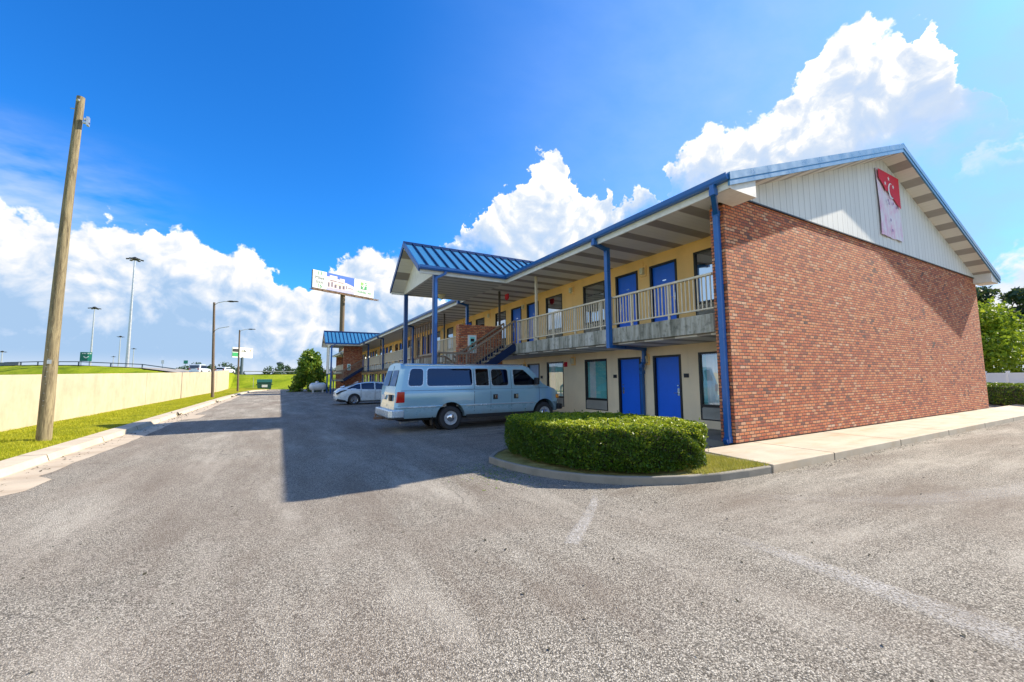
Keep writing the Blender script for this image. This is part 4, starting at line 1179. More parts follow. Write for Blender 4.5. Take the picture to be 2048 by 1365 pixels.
def banner():
    y = Y0-.045
    r = empty('banner', (17.8, y, 7.3), label='faded red and white cloth banner with crescent and stars on the gable siding', cat='banner')
    # cloth with slight sag
    W0, W1, Z0, Z1 = 16.9, 18.62, 6.15, 8.42
    mb = MB(); nx, nz = 10, 14
    def wav(u, v): return y - .012 - .018*(math.sin(u*9+v*3)+1)*(1-v*.7)
    for i in range(nx+1):
        for j in range(nz+1):
            u, v = i/nx, j/nz; mb.v.append((W0+(W1-W0)*u + .02*math.sin(v*5), wav(u, v), Z0+(Z1-Z0)*v + .015*math.sin(u*20)*(1-v)))
    mb.f = [(i*(nz+1)+j, (i+1)*(nz+1)+j, (i+1)*(nz+1)+j+1, i*(nz+1)+j+1) for i in range(nx) for j in range(nz)]; mb.m = [0]*len(mb.f)
    mb.build('cloth', M['banner'], r, smooth=60)
    yy = y-.06
    def flat(name, poly, mat, d=0.):
        m2 = MB(); m2.prism(poly, 1, yy-d-.004, yy-d); return m2.build(name, M[mat], r)
    flat('red_field', [(16.94,8.39),(18.58,8.39),(18.58,7.30),(18.2,7.45),(17.95,7.6),(17.6,7.75),(17.45,7.72),(17.25,7.9),(16.94,8.08)], 'red')
    def star(cx, cz, rr):
        flat('star', [(cx+(rr if k % 2 == 0 else rr*.42)*math.sin(k*math.pi/5), cz+(rr if k % 2 == 0 else rr*.42)*math.cos(k*math.pi/5)) for k in range(10)], 'plate', .006)
    star(17.72, 8.20, .085); star(17.42, 7.98, .085); star(18.05, 7.98, .085)
    cx, cz = 17.86, 7.80; out = [(cx+.24*math.cos(a), cz+.27*math.sin(a)) for a in np.linspace(R(70), R(300), 22)]
    inn = [(cx+.055+.205*math.cos(a), cz+.01+.24*math.sin(a)) for a in np.linspace(R(292), R(78), 22)]
    flat('crescent', out+inn, 'plate', .006)
    for x, z in ((17.55,7.42),(17.6,7.32),(17.95,7.38),(18.25,7.30),(17.63,6.75),(17.7,6.4)):
        flat('stain', [(x-.035,z-.04),(x+.03,z-.05),(x+.04,z+.03),(x-.02,z+.05)], 'mark')
    for x in (16.93, 18.6):
        for z in (8.41, 6.2): mm = MB(); mm.tube([(x,y+.05,z),(x,y-.03,z)], .012, 6); mm.build('screw', M['steel'], r)
banner()

# ---------------------------------------------------------------- vehicles
def loft(stations, n_mirror=True):
    # stations: list of (x, [(y,z)...] from the sill up to the roof centre, y >= 0); closed ring with the mirrored half
    mb = MB(); m = len(stations[0][1]); ring = 2*m-1
    for x, sec in stations:
        pts = [( (x[i] if hasattr(x, '__len__') else x), -y, z) for i, (y, z) in enumerate(sec)]
        pts += [((x[i] if hasattr(x, '__len__') else x), sec[i][0], sec[i][1]) for i in range(m-2, -1, -1)]
        mb.v += pts
    for k in range(len(stations)-1):
        for i in range(ring):
            j = (i+1) % ring
            mb.f.append((k*ring+i, k*ring+j, (k+1)*ring+j, (k+1)*ring+i)); mb.m.append(0)
    mb.f.append(tuple(range(ring))); mb.m.append(0)
    mb.f.append(tuple((len(stations)-1)*ring+i for i in range(ring))); mb.m.append(0)
    return mb

def cut(o, centres, r, w):
    for x, z in centres:
        mb = MB(); mb.lathe([(r, -w), (r, w)], (x, 0, z), 1, 36)
        c = mb.build('cutter', M['under']); c.location = o.location
        bo = o.modifiers.new('cut', 'BOOLEAN'); bo.object = c; bo.operation = 'DIFFERENCE'; bo.solver = 'EXACT'
        bake(o); bpy.data.objects.remove(c)

def wheel(parent, L, x, y, z, r, w, side, rim='van'):
    # side -1: outer face towards -Y
    mb = MB(); s = side
    mb.lathe([(r*.60, s*w*.48), (r*.82, s*w*.52), (r*.95, s*w*.48), (r, s*w*.34), (r, -s*w*.34), (r*.95, -s*w*.5), (r*.6, -s*w*.5)], (x, y, z), 1, 40, cap=False)
    t = mb.build('wheel', M['rubber'], parent, L, smooth=35)
    mb = MB()
    if rim == 'van':
        mb.lathe([(r*.61, s*w*.40), (r*.57, s*w*.47), (r*.50, s*w*.40), (r*.44, s*w*.28), (r*.40, s*w*.30), (r*.36, s*w*.36), (0, s*w*.36)], (x, y, z), 1, 32)
        for k in range(8):
            a = k*math.pi/4; mb.lathe([(.016, s*w*.30), (.016, s*w*.40)], (x+math.cos(a)*r*.43, y, z+math.sin(a)*r*.43), 1, 8)
        mb.build('rim', M['rim_paint'], t, L, smooth=30)
        mb = MB(); mb.lathe([(r*.36, s*w*.41), (r*.3, s*w*.53), (r*.2, s*w*.575), (.0, s*w*.585)], (x, y, z), 1, 24); mb.build('hub_cap', M['chrome'], t, L, smooth=30)
    else:
        mb.lathe([(r*.66, s*w*.42), (r*.63, s*w*.5), (r*.58, s*w*.44), (r*.56, s*w*.2)], (x, y, z), 1, 32)
        for k in range(5):
            a = k*2*math.pi/5+.3; c, q = math.cos(a), math.sin(a)
            for da in (-.16, .16):
                mb.bar((x+math.cos(a+da*.5)*r*.12, y+s*w*.40, z+math.sin(a+da*.5)*r*.12), (x+math.cos(a+da)*r*.62, y+s*w*.46, z+math.sin(a+da)*r*.62), .05, .03, up=(0,1,0))
        mb.lathe([(.07, s*w*.3), (.06, s*w*.46), (0, s*w*.47)], (x, y, z), 1, 16)
        mb.build('rim', M['chrome'], t, L, smooth=30)
        mb = MB(); mb.lathe([(r*.6, s*w*.12), (0, s*w*.12)], (x, y, z), 1, 24); mb.build('brake_disc', M['black'], t, L)
    return t

def rounded(pts, rad, n=5):
    out = []
    N = len(pts)
    for i in range(N):
        p = Vector(pts[i]); a = Vector(pts[i-1]); b = Vector(pts[(i+1) % N])
        r = min(rad, (a-p).length*.45, (b-p).length*.45)
        p0 = p+(a-p).normalized()*r; p1 = p+(b-p).normalized()*r
        for k in range(n+1):
            t = k/n; q = p0*(1-t)**2 + p*2*t*(1-t) + p1*t*t; out.append((q.x, q.y))
    return out

def van():
    L = (2.78, 13.26, 0)           # rear bumper, centre line; nose towards +X
    R0 = empty('passenger_van', L, label='silver blue full-size passenger van with tinted side windows parked nose in behind the hedge', cat='van')
    sec = [(.80,.40),(.93,.41),(.965,.47),(.985,.60),(.990,.715),(1.005,.735),(1.005,.755),(.992,.775),(1.000,.95),(1.000,1.10),(.990,1.235),(.984,1.245),(.975,1.31),(.935,1.56),(.88,1.88),(.86,1.935),(.82,1.985),(.74,2.025),(.55,2.06),(.28,2.085),(0,2.09)]
    def hw(z): return float(np.interp(z, [q[1] for q in sec], [q[0] for q in sec]))
    def top(x): return float(np.interp(x, [0,.35,4.5,4.7,4.85,5.38,5.55,5.9,6.05,6.12], [2.06,2.09,2.09,2.07,1.98,1.40,1.31,1.20,1.10,1.0]))
    def rear(z): return float(np.interp(z, [.4,.8,1.3,2.1], [.17,.17,.20,.42]))
    st = []
    for x in (0,.05,.15,.3,.6,1.2,1.8,2.4,3.,3.6,4.2,4.5,4.7,4.85,5.,5.2,5.38,5.55,5.75,5.9,6.02,6.08,6.12):
        tz = top(x); fr = float(np.interp(x, [0,.05,.15,.3,5.3,5.7,5.95,6.06,6.12], [.93,.965,.985,1,1,.965,.92,.87,.80]))
        s2, xs = [], []
        for (y, z) in sec:
            zc = z if z <= 1.0 else 1.0+(z-1.0)*(tz-1.0)/(2.09-1.0) if tz > 1.0 else min(z, tz)
            zo = z if tz > 2.0 else zc
            yy = hw(min(zo, 2.09)) * fr if y > 0 else 0
            if tz < 2.0: yy = min(hw(zo), y/ max(hw(z), 1e-3) * hw(zo)) * fr if y > 0 else 0
            s2.append((yy, zo)); xs.append(x + rear(zo)*max(0, 1-x/.8))
        st.append((xs, s2))
    b = loft(st).build('body', M['van'], None, smooth=32)
    wx = (1.92, 5.44); wz = .365
    cut(b, [(wx[0], wz+.02), (wx[1], wz+.02)], .475, 1.2)
    b.data.polygons.foreach_set('use_smooth', [True]*len(b.data.polygons)); b.data.set_sharp_from_angle(angle=R(32))
    attach(b, R0); b.location = L
    # dark wheel wells and floor
    mb = MB(); mb.box(.35, 5.9, -.80, .80, .33, .52)
    for x in wx:
        for s in (-1, 1): mb.lathe([(.468, s*.40), (.468, s*.70)], (x, 0, wz+.02), 1, 30)
    mb.build('underbody', M['under'], R0, L)
    def side_y(z): return hw(z)
    def panel(name, pts, rad, mat, off=.004, parent=R0, s=-1, thick=None):
        o2 = rounded(pts, rad); mb = MB(); zs = [p[1] for p in o2]
        # strips so that the panel follows the flank
        cx = sum(p[0] for p in o2)/len(o2); cz = sum(p[1] for p in o2)/len(o2)
        K = 4
        mb.v.append((cx, s*(side_y(cz)+off), cz))
        for k in range(1, K+1):
            for p in o2:
                q = (cx+(p[0]-cx)*k/K, cz+(p[1]-cz)*k/K); mb.v.append((q[0], s*(side_y(q[1])+off), q[1]))
        n = len(o2)
        for i in range(n):
            j = (i+1) % n; mb.f.append((0, 1+i, 1+j)); mb.m.append(0)
            for k in range(K-1): mb.f.append((1+k*n+i, 1+(k+1)*n+i, 1+(k+1)*n+j, 1+k*n+j)); mb.m.append(0)
        return mb.build(name, M[mat], parent, L, smooth=40)
    wins = [([(.56,1.38),(1.02,1.38),(1.05,1.9),(.66,1.9)], .11), ([(1.15,1.37),(2.66,1.37),(2.66,1.91),(1.18,1.91)], .10), ([(2.79,1.36),(3.25,1.36),(3.25,1.90),(2.79,1.90)], .05),
            ([(3.36,1.35),(3.98,1.35),(3.98,1.89),(3.36,1.89)], .10), ([(4.20,1.35),(5.16,1.35),(5.13,1.43),(4.62,1.875),(4.20,1.885)], .07)]
    for s in (-1, 1):
        for pts, rd in wins:
            big = [(p[0]+(.03 if p[0] > sum(q[0] for q in pts)/len(pts) else -.03), p[1]+(.03 if p[1] > 1.6 else -.03)) for p in pts]
            fr = panel('window_frame', big, rd+.03, 'van_trim', .003, R0, s)
            panel('side_window', pts, rd, 'car_glass', .009, fr, s)
    # door gaps, swage shadow painted as a black strip, belt moulding
    for s in (-1, 1):
        mb = MB()
        for x, z0, z1 in ((2.72,.43,2.0),(3.31,.43,1.98),(4.10,.43,1.97),(5.21,.80,1.30)):
            zz = np.linspace(z0, z1, 14)
            for a, c in zip(zz[:-1], zz[1:]):
                mb.add([(x-.006, s*(side_y(a)+.002), a),(x+.006, s*(side_y(a)+.002), a),(x+.006, s*(side_y(c)+.002), c),(x-.006, s*(side_y(c)+.002), c)], [(0,1,2,3)])
        for z, xa, xb in ((1.238,.35,5.6),):
            mb.add([(xa, s*(side_y(z)+.003), z-.005),(xb, s*(side_y(z)+.0), z-.005),(xb, s*(side_y(z)+.0), z+.005),(xa, s*(side_y(z)+.003), z+.005)], [(0,1,2,3)])
        mb.build('door_gap', M['black'], R0, L)
        mb = MB()
        for xa, xb in ((.34,1.42),(2.42,4.97)): mb.box(xa, xb, min(s*.99, s*1.012), max(s*.99, s*1.012), .728, .762)
        mb.build('side_moulding', M['van_trim'], R0, L)
        mb = MB(); mb.box(2.45, 4.95, min(s*.93, s*.975), max(s*.93, s*.975), .34, .45); mb.build('rocker_panel', M['black'], R0, L)
        for x in (3.46, 4.25):
            mb = MB(); mb.box(x-.07, x+.10, min(s*.99, s*1.006), max(s*.99, s*1.006), .90, 1.06); h = mb.build('door_handle', M['black'], R0, L)
            mb = MB(); mb.box(x-.0, x+.09, min(s*1.0, s*1.03), max(s*1.0, s*1.03), .93, 1.04); mb.build('grip', M['chrome'], h, L, bevel=.01)
        mb = MB(); mb.prism([(.20,.89),(.46,.89),(.46,1.21),(.24,1.21)], 1, min(s*.965, s*1.008), max(s*.965, s*1.008)); tl = mb.build('tail_light', M['tail'], R0, L, bevel=.015)
        mb = MB(); mb.box(5.98, 6.10, min(s*.80, s*.93), max(s*.80, s*.93), .86, 1.0); mb.build('corner_marker', M['amber'], R0, L, bevel=.02)
        mb = MB(); mb.box(6.06, 6.135, min(s*.5, s*.80), max(s*.5, s*.80), .84, 1.0); mb.build('headlight', M['chrome'], R0, L, bevel=.02)
        mb = MB(); mb.box(4.98, 5.08, min(s*1.0, s*1.24), max(s*1.0, s*1.24), 1.36, 1.60); mb.bar((5.08, s*.98, 1.37), (5.03, s*1.1, 1.40), .05, .05); mb.build('wing_mirror', M['black'], R0, L, bevel=.03)
        # mud flap and small litter behind the wheel
        mb = MB(); mb.box(1.32, 1.335, min(s*.72, s*.95), max(s*.72, s*.95), .17, .45); mb.build('mud_flap', M['black'], R0, L)
    # rear: door windows, seam, plate, bumper, hitch
    def rx(z): return rear(z)+.0
    for s in (-1, 1):
        mb = MB(); mb.add([(rx(1.38)-.006, s*.10, 1.38),(rx(1.38)-.006, s*.80, 1.38),(rx(1.86)-.006, s*.72, 1.86),(rx(1.86)-.006, s*.10, 1.86)], [(0,1,2,3)]); mb.build('rear_window', M['car_glass'], R0, L)
    mb = MB(); mb.bar((rx(.75)-.003, 0, .75), (rx(2.0)-.003, 0, 2.0), .014, .012, up=(0,1,0)); mb.box(.13, .17, -.62, -.36, .93, 1.12); mb.build('rear_door_gap', M['black'], R0, L)
    mb = MB(); mb.box(.145, .165, .28, .60, .95, 1.10); mb.build('number_plate', M['plate'], R0, L)
    mb = MB(); mb.prism([(.0,-.92),(.10,-1.0),(.46,-1.005),(.46,-.94),(.14,-.9),(.14,.9),(.46,.94),(.46,1.005),(.10,1.0),(.0,.92)], 2, .45, .68); mb.build('rear_bumper', M['van_trim'], R0, L, bevel=.03)
    mb = MB(); mb.prism([(.02,-.90),(.10,-.985),(.45,-.99),(.45,-.94),(.14,-.9),(.14,.9),(.45,.94),(.45,.99),(.10,.985),(.02,.90)], 2, .40, .45); mb.build('bumper_step', M['black'], R0, L)
    mb = MB(); mb.box(-.22, .4, -.05, .05, .36, .43); mb.lathe([(.0,.11),(.03,.10),(.035,.07),(.02,.03),(.03,0)], (-.17,0,.43), 2, 12); mb.box(.1, .25, -.4, .4, .36, .42); mb.build('tow_hitch', M['rust'], R0, L)
    mb = MB(); mb.tube([(1.0,-.6,.30),(.7,-.62,.28),(.42,-.66,.27)], .035, 10); mb.build('exhaust_pipe', M['steel'], R0, L)
    mb = MB(); mb.box(6.02, 6.22, -.98, .98, .46, .66); mb.build('front_bumper', M['black'], R0, L, bevel=.04)
    mb = MB(); mb.box(6.09, 6.135, -.48, .48, .72, 1.0); mb.build('grille', M['black'], R0, L)
    mb = MB(); mb.add([(5.36,-.86,1.43),(5.36,.86,1.43),(4.88,.76,1.955),(4.88,-.76,1.955)], [(0,1,2,3)]); mb.build('windscreen', M['car_glass'], R0, (L[0]+.012, L[1], L[2]+.012))
    mb = MB()
    for s in (-1, 1): mb.bar((.5, s*.80, 2.005), (4.5, s*.80, 2.0), .03, .025)
    mb.build('roof_gutter', M['van_trim'], R0, L)
    # dark cabin seen through the tinted glass: seats
    mb = MB()
    for x in (1.3, 2.2, 3.1, 3.9):
        mb.box(x, x+.16, -.75, .75, .75, 1.55); mb.box(x, x+.55, -.75, .75, .70, .85)
    mb.build('seat', M['grille'], R0, L)
    for x in wx:
        for s in (-1, 1): wheel(R0, L, x, s*.86, wz, .365, .24, s)
van()

def sedan():
    L = (3.05, 28.55, 0)
    R0 = empty('parked_car', L, label='white fastback saloon car parked behind the van', cat='car')
    top = lambda x: float(np.interp(x, [0,.12,.35,.8,1.3,1.9,2.4,2.9,3.3,3.75,4.1,4.6,4.8,4.88], [.80,.95,1.06,1.20,1.33,1.42,1.44,1.41,1.30,1.08,.99,.86,.72,.60]))
    belt = lambda x: float(np.interp(x, [0,.35,1.0,3.3,4.0,4.88], [.78,.95,.96,.90,.86,.58]))
    st = []
    for x in (0,.05,.14,.25,.4,.6,.8,1.05,1.3,1.6,1.9,2.4,2.9,3.1,3.3,3.55,3.8,4.1,4.4,4.65,4.8,4.88):
        t, bl = top(x), belt(x); w = .92*float(np.interp(x, [0,.05,.14,.4,.8,4.,4.5,4.75,4.88], [.70,.82,.90,.97,1,.99,.93,.84,.66]))
        lo = float(np.interp(x, [0,.1,.3,4.6,4.88], [.36,.26,.2,.2,.3])); bl = min(bl, t-.01)
        g = max(t-bl, .01)
        st.append((x, [(w*.86,lo),(w*.96,lo+.06),(w*.985,lo+.18),(w*.99,(lo+bl)/2),(w*1.0,bl-.12),(w*.965,bl-.02),(w*.93,bl),(w*.86,bl+g*.35),(w*.77,bl+g*.75),(w*.68,bl+g*.92),(w*.45,t-.004),(w*.2,t),(0,t)]))
    b = loft(st).build('body', M['sedan'], None, smooth=38)
    wx = (1.08, 3.92); wz = .33
    cut(b, [(wx[0], wz), (wx[1], wz)], .385, 1.1)
    b.data.polygons.foreach_set('use_smooth', [True]*len(b.data.polygons)); b.data.set_sharp_from_angle(angle=R(35))
    attach(b, R0); b.location = L
    mb = MB(); mb.box(.3, 4.6, -.72, .72, .17, .3)
    for x in wx:
        for s in (-1, 1): mb.lathe([(.378, s*.4), (.378, s*.66)], (x, 0, wz), 1, 28)
    mb.build('underbody', M['under'], R0, L)
    def sy(x, z):
        t, bl = top(x), belt(x); g = t-bl; w = .92
        return float(np.interp((z-bl)/max(g, .01), [0,.35,.75,.92,1], [w*.93,w*.86,w*.77,w*.68,w*.45]))
    def side_glass(pts, s):
        mb = MB(); o2 = rounded(pts, .06, 4); n = len(o2); cx = sum(p[0] for p in o2)/n; cz = sum(p[1] for p in o2)/n
        mb.v.append((cx, s*(sy(cx, cz)+.006), cz))
        for k in (1, 2, 3):
            for p in o2: q = (cx+(p[0]-cx)*k/3, cz+(p[1]-cz)*k/3); mb.v.append((q[0], s*(sy(*q)+.006), q[1]))
        for i in range(n):
            j = (i+1) % n; mb.f.append((0, 1+i, 1+j)); mb.m.append(0)
            for k in range(2): mb.f.append((1+k*n+i, 1+(k+1)*n+i, 1+(k+1)*n+j, 1+k*n+j)); mb.m.append(0)
        mb.build('side_window', M['car_glass'], R0, L, smooth=40)
    for s in (-1, 1):
        side_glass([(.62,.99),(1.45,.975),(1.45,1.32),(1.2,1.26),(.8,1.10)], s)
        side_glass([(1.50,.975),(2.30,.945),(2.30,1.375),(1.9,1.365),(1.5,1.325)], s)
        side_glass([(2.37,.945),(3.30,.92),(3.25,1.02),(2.85,1.31),(2.37,1.37)], s)
        mb = MB()
        for x, z0, z1 in ((1.48,.45,.95),(2.34,.28,.93),(3.38,.28,.90)): mb.box(x-.006, x+.006, min(s*.90, s*.922), max(s*.90, s*.922), z0, z1)
        mb.build('door_gap', M['black'], R0, L)
        for x in (1.75, 2.62):
            mb = MB(); mb.box(x-.1, x+.1, min(s*.9, s*.945), max(s*.9, s*.945), .80, .83); mb.build('door_handle', M['sedan'], R0, L)
        mb = MB(); mb.prism([(.02,.74),(.30,.90),(.62,.95),(.60,.90),(.30,.80),(.04,.66)], 1, min(s*.62, s*.90), max(s*.62, s*.90)); mb.build('tail_light', M['tail'] if s > 0 else M['black'], R0, L)
        mb = MB(); mb.box(3.22, 3.36, min(s*.86, s*1.06), max(s*.86, s*1.06), .93, 1.05); mb.build('wing_mirror', M['sedan'], R0, L, bevel=.03)
    mb = MB()
    for k in range(2): pass
    mb.add([(.40,-.60,1.09),(.40,.60,1.09),(1.15,.62,1.32),(1.15,-.62,1.32)], [(0,1,2,3)]); mb.build('rear_screen', M['car_glass'], R0, (L[0]-.02, L[1], .015))
    mb = MB(); mb.prism([(.0,.26),(.35,.20),(.6,.22),(.55,.30),(.1,.40)], 1, -.90, .90); mb.build('rear_diffuser', M['black'], R0, L)
    mb = MB(); mb.prism([(1.15,1.35),(1.45,1.41),(1.4,1.47)], 1, -.012, .012); mb.build('roof_aerial', M['sedan'], R0, L)
    mb = MB(); mb.box(-.01, .02, -.26, .26, .55, .68); mb.build('number_plate', M['plate'], R0, L)
    for x in wx:
        for s in (-1, 1): wheel(R0, L, x, s*.80, wz, .33, .22, s, 'car')
sedan()

# ---------------------------------------------------------------- the left side
def left_side():
    # retaining wall with capped, jointed panels
    w = empty('retaining_wall', (-7.45, 40, .1), label='long low cream concrete retaining wall behind the grass verge', cat='wall')
    ys = [-12, 11, 34, 48.2, 61, 73, 82]
    for a, b in zip(ys[:-1], ys[1:]):
        mb = MB(); za, zb = wall_top(a), wall_top(b)
        mb.prism([(a+.03, -.1), (b-.03, -.1), (b-.03, zb), (a+.03, za)], 0, -7.62, -7.32); mb.build('wall_panel', M['retaining'], w, bevel=.012)
    mb = MB()
    for b in ys[1:-1]: mb.box(-7.6, -7.345, b-.031, b+.031, -.1, wall_top(b)-.01)
    mb.build('joint', M['black'], w)
    # weathered pole, slightly bowed and leaning
    p = empty('utility_pole', (-5.11, 14.91, .1), label='bare weathered wooden utility pole leaning on the grass verge', cat='pole')
    mb = MB(); N = 26
    pts = [(-5.11+.11*t+.10*math.sin(t*math.pi)*-.35, 14.91, .05+9.25*t) for t in np.linspace(0, 1, N)]
    mb.tube(pts, [.142-.058*t for t in np.linspace(0, 1, N)], 20); mb.build('pole', M['pole'], p, smooth=60)
    mb = MB(); mb.tube([(-5.0,14.80,9.16),(-5.0,14.72,9.10)], .03, 8); mb.tube([(-5.2,14.95,8.95),(-5.02,14.91,8.95)], .01, 6); mb.build('bolt', M['steel'], p)
    mb = MB()
    for k in range(9): z = 1.0+.17*k+.05*math.sin(k*5); a = -1.75+.5*math.sin(k*3.1); rr = .142-.058*z/9.25+.002; X_, Y_ = -5.11+.012*z-.11*math.sin(z/9.3*math.pi)*.3+rr*math.cos(a), 14.91+rr*math.sin(a); mb.box(X_-.012,X_+.012,Y_-.006,Y_+.004,z,z+.008)
    mb.box(-5.13,-5.05,14.755,14.775,2.05,2.15); mb.build('tag_and_staples', M['steel'], p)
    mb = MB(); mb.box(-4.90,-4.77,14.80,14.86,8.55,8.60); mb.box(-4.82,-4.77,14.78,14.88,8.50,8.74); mb.lathe([(.02,0),(.03,.03),(.02,.07)],(-4.85,14.8,8.62),2,8); mb.build('bracket', M['steel'], p)
    # two lamp posts
    def lamp(x, y, h, lean, extra, label):
        r = empty('street_lamp', (x, y, .1), label=label, cat='street lamp', group='lamp posts along the verge')
        mb = MB(); mb.tube([(x, y, .05), (x+lean*.5, y, h*.5), (x+lean, y, h)], [.125, .105, .085], 14); mb.build('pole', M['lamp_pole'], r, smooth=60)
        tx = x+lean; d = Vector((.93, -.37, 0))
        arm = [Vector((tx, y, h-.25))+d*q+Vector((0, 0, z)) for q, z in ((0,0),(.3,.22),(.8,.34),(1.2,.36))]
        mb = MB(); mb.tube(arm, .03, 8); mb.build('lamp_arm', M['steel'], r)
        e = arm[-1]; mb = MB()
        for k, (a, wd, hh) in enumerate(((-.1,.06,.05),(.1,.14,.09),(.45,.16,.08),(.75,.08,.03))): pass
        mb.bar(e-d*.1, e+d*.75, .26, .07); mb.bar(e+d*.02, e+d*.35, .22, .13); mb.build('lamp_head', M['black'], r, bevel=.02)
        if extra:
            arm = [Vector((tx*.35+x*.65, y, h-2.5))+d*q+Vector((0, 0, z)) for q, z in ((0,0),(.3,.2),(.8,.3),(1.15,.36))]
            mb = MB(); mb.tube(arm, .028, 8); mb.build('spare_arm', M['steel'], r)
    lamp(-5.07, 44.3, 8.5, -.26, True, 'taller-looking wooden street lamp with a second bare arm, nearer of the two on the verge')
    lamp(-4.88, 66.3, 8.4, -.12, False, 'single-arm wooden street lamp farther along the verge, beside the small billboard')
    # kerb-side debris clumps
    for x, y in ((-4.05, 24.0), (-4.02, 37.0), (-4.0, 47.5), (-3.9, 51)):
        pts = np.c_[x+rng.normal(size=60)*.12, y+rng.normal(size=60)*.25, .03+np.abs(rng.normal(size=60))*.05]
        leaf_cloud('leaf_litter', pts, .09, M['twig'], kind='stuff')
left_side()

def far_side():
    # dumpster
    r = empty('dumpster', (-2.2, 79.6, -.03), label='dark green steel dumpster with a white notice in front of the grass bank', cat='dumpster')
    mb = MB(); mb.prism([(-3.15,.15),(-1.25,.15),(-1.15,1.25),(-3.25,1.25)], 1, 79.0, 80.4); b = mb.build('bin_body', M['dumpster'], r)
    mb = MB(); mb.prism([(78.95,1.25),(80.45,1.25),(80.45,1.75),(79.9,1.70)], 0, -3.28, -1.12); mb.build('lid', M['dumpster'], r)
    mb = MB()
    for x in (-3.0,-1.4): mb.box(x-.08, x+.08, 78.9, 80.4, -.03, .15)
    for x in (-3.3,-1.1): mb.box(x-.06, x+.06, 79.2, 80.2, .8, .95)
    mb.build('skid', M['black'], r)
    mb = MB(); mb.box(-2.55,-1.75,78.97,79.0,.45,.85); mb.build('notice', M['plate'], r)
    # propane tank
    r = empty('propane_tank', (4.2, 57.5, 0), label='white horizontal propane tank under the big shrub by the far porch', cat='tank')
    mb = MB(); prof = [(0,-1.0),(.28,-.95),(.45,-.78),(.5,-.55),(.5,.55),(.45,.78),(.28,.95),(0,1.0)]
    mb.lathe(prof, (4.2,57.5,.72), 0, 24); mb.build('tank', M['tank'], r, smooth=60)
    mb = MB(); mb.lathe([(.2,0),(.2,.14),(.12,.2),(0,.21)], (4.1,57.5,1.2), 2, 16); mb.build('valve_dome', M['tank'], r, smooth=40)
    mb = MB()
    for x in (3.65,4.75): mb.box(x-.06,x+.06,57.1,57.9,0,.35)
    mb.build('saddle', M['tank'], r)
    # chain link end posts at the foot of the bank
    for x, lab in ((4.6, 'slim galvanised fence post at the foot of the grass bank beside the shrub'), (-3.9, 'slim galvanised fence post left of the green dumpster')):
        mb = MB(); mb.tube([(x,82.5,-.05),(x,82.5,1.95)], .035, 8); mb.lathe([(.05,0),(.05,.05),(0,.08)],(x,82.5,1.95),2,8); mb.build('fence_post', M['steel'], label=lab, cat='post')
    # guardrails along the highway: dark bridge rail left, steel beam rail right
    def rail_line(i0, i1, off, h, name, mat, lab, dark, step):
        r = empty(name, CREST[i0], label=lab, cat='guardrail')
        P = [Vector(c) for c in CREST[i0:i1+1]]
        Q = []
        for i, p in enumerate(P):
            d = (P[min(i+1,len(P)-1)]-P[max(i-1,0)]); d.z = 0; d.normalize(); Q.append(p+Vector((d.y, -d.x, 0))*off)
        mb = MB(); mp = MB()
        for a, b in zip(Q[:-1], Q[1:]):
            mb.bar(a+Vector((0,0,h)), b+Vector((0,0,h)), .12, .16)
            n = max(1, int((b-a).length/step))
            for k in range(n):
                q = a.lerp(b, k/n); mp.box(q.x-.09, q.x+.09, q.y-.09, q.y+.09, q.z-.2, q.z+h+.05)
        mb.build('rail_beam', M[mat], r); mp.build('rail_post', M['guard_dark'], r)
    rail_line(0, 4, 4.2, .75, 'guardrail', 'guard_dark', 'dark steel guardrail along the top of the left grass embankment', True, 4)
    rail_line(5, 9, 4.0, .62, 'guardrail', 'guard', 'pale steel guardrail with dark posts on the bank behind the dumpster', False, 4)
    # bridge at the left edge
    r = empty('overpass_bridge', (-75, 140, 0), label='grey concrete overpass bridge at the left edge beyond the wall', cat='bridge')
    d = Vector((-58, 22, 0))
    a = Vector((-46.5, 122.5, 0)); b = a+d.normalized()*70; nn = Vector((-d.y, d.x, 0)).normalized()
    mb = MB()
    mb.bar(a+Vector((0,0,5.1)), b+Vector((0,0,5.9)), .35, 1.0); mb.bar(a+nn*-5+Vector((0,0,4.6)), b+nn*-5+Vector((0,0,5.3)), 10, .5); mb.build('deck', M['bridge'], r)
    mb = MB(); mb.bar(a+Vector((0,0,3.8))+nn*.3, b+Vector((0,0,4.4))+nn*.3, .3, 1.5); mb.build('girder', M['bridge'], r)
    mb = MB(); mb.bar(a-d.normalized()*3+Vector((0,0,2.3)), a+d.normalized()*1.2+Vector((0,0,2.3)), 1.2, 4.6); mb.build('abutment', M['bridge'], r)
    # high masts
    def mast(x, y, zt, zb, lab, s=1.):
        r = empty('high_mast_light', (x, y, zb), label=lab, cat='light mast', group='high mast lights along the highway')
        mb = MB(); mb.tube([(x,y,zb-1),(x,y,zt)], [.34*s,.13*s], 12); mb.build('mast', M['steel'], r, smooth=60)
        mb = MB(); mb.lathe([(.25,0),(.5,.2),(.5,.5),(.1,.7)], (x,y,zt-.2), 2, 12); mb.build('lamp_ring', M['black'], r)
        for k in range(6):
            a = k*math.pi/3+.2; c, q = math.cos(a), math.sin(a); mb = MB()
            mb.bar((x+c*.3,y+q*.3,zt),(x+c*1.0,y+q*1.0,zt+.05),.08,.08); mb.bar((x+c*.85,y+q*.85,zt),(x+c*1.35,y+q*1.35,zt-.08),.4,.2); mb.build('floodlight', M['black'], r)
    mast(-26.6,108.8,26.3,3.,'tallest and nearest grey high mast light, behind the wall right of the green road sign')
    mast(-46.5,158.3,22.3,2.,'second tallest high mast light, rising just behind the green road sign')
    mast(-67.0,261.5,22.8,1.,'middle-distance high mast light between the green sign and the tallest mast',1.2)
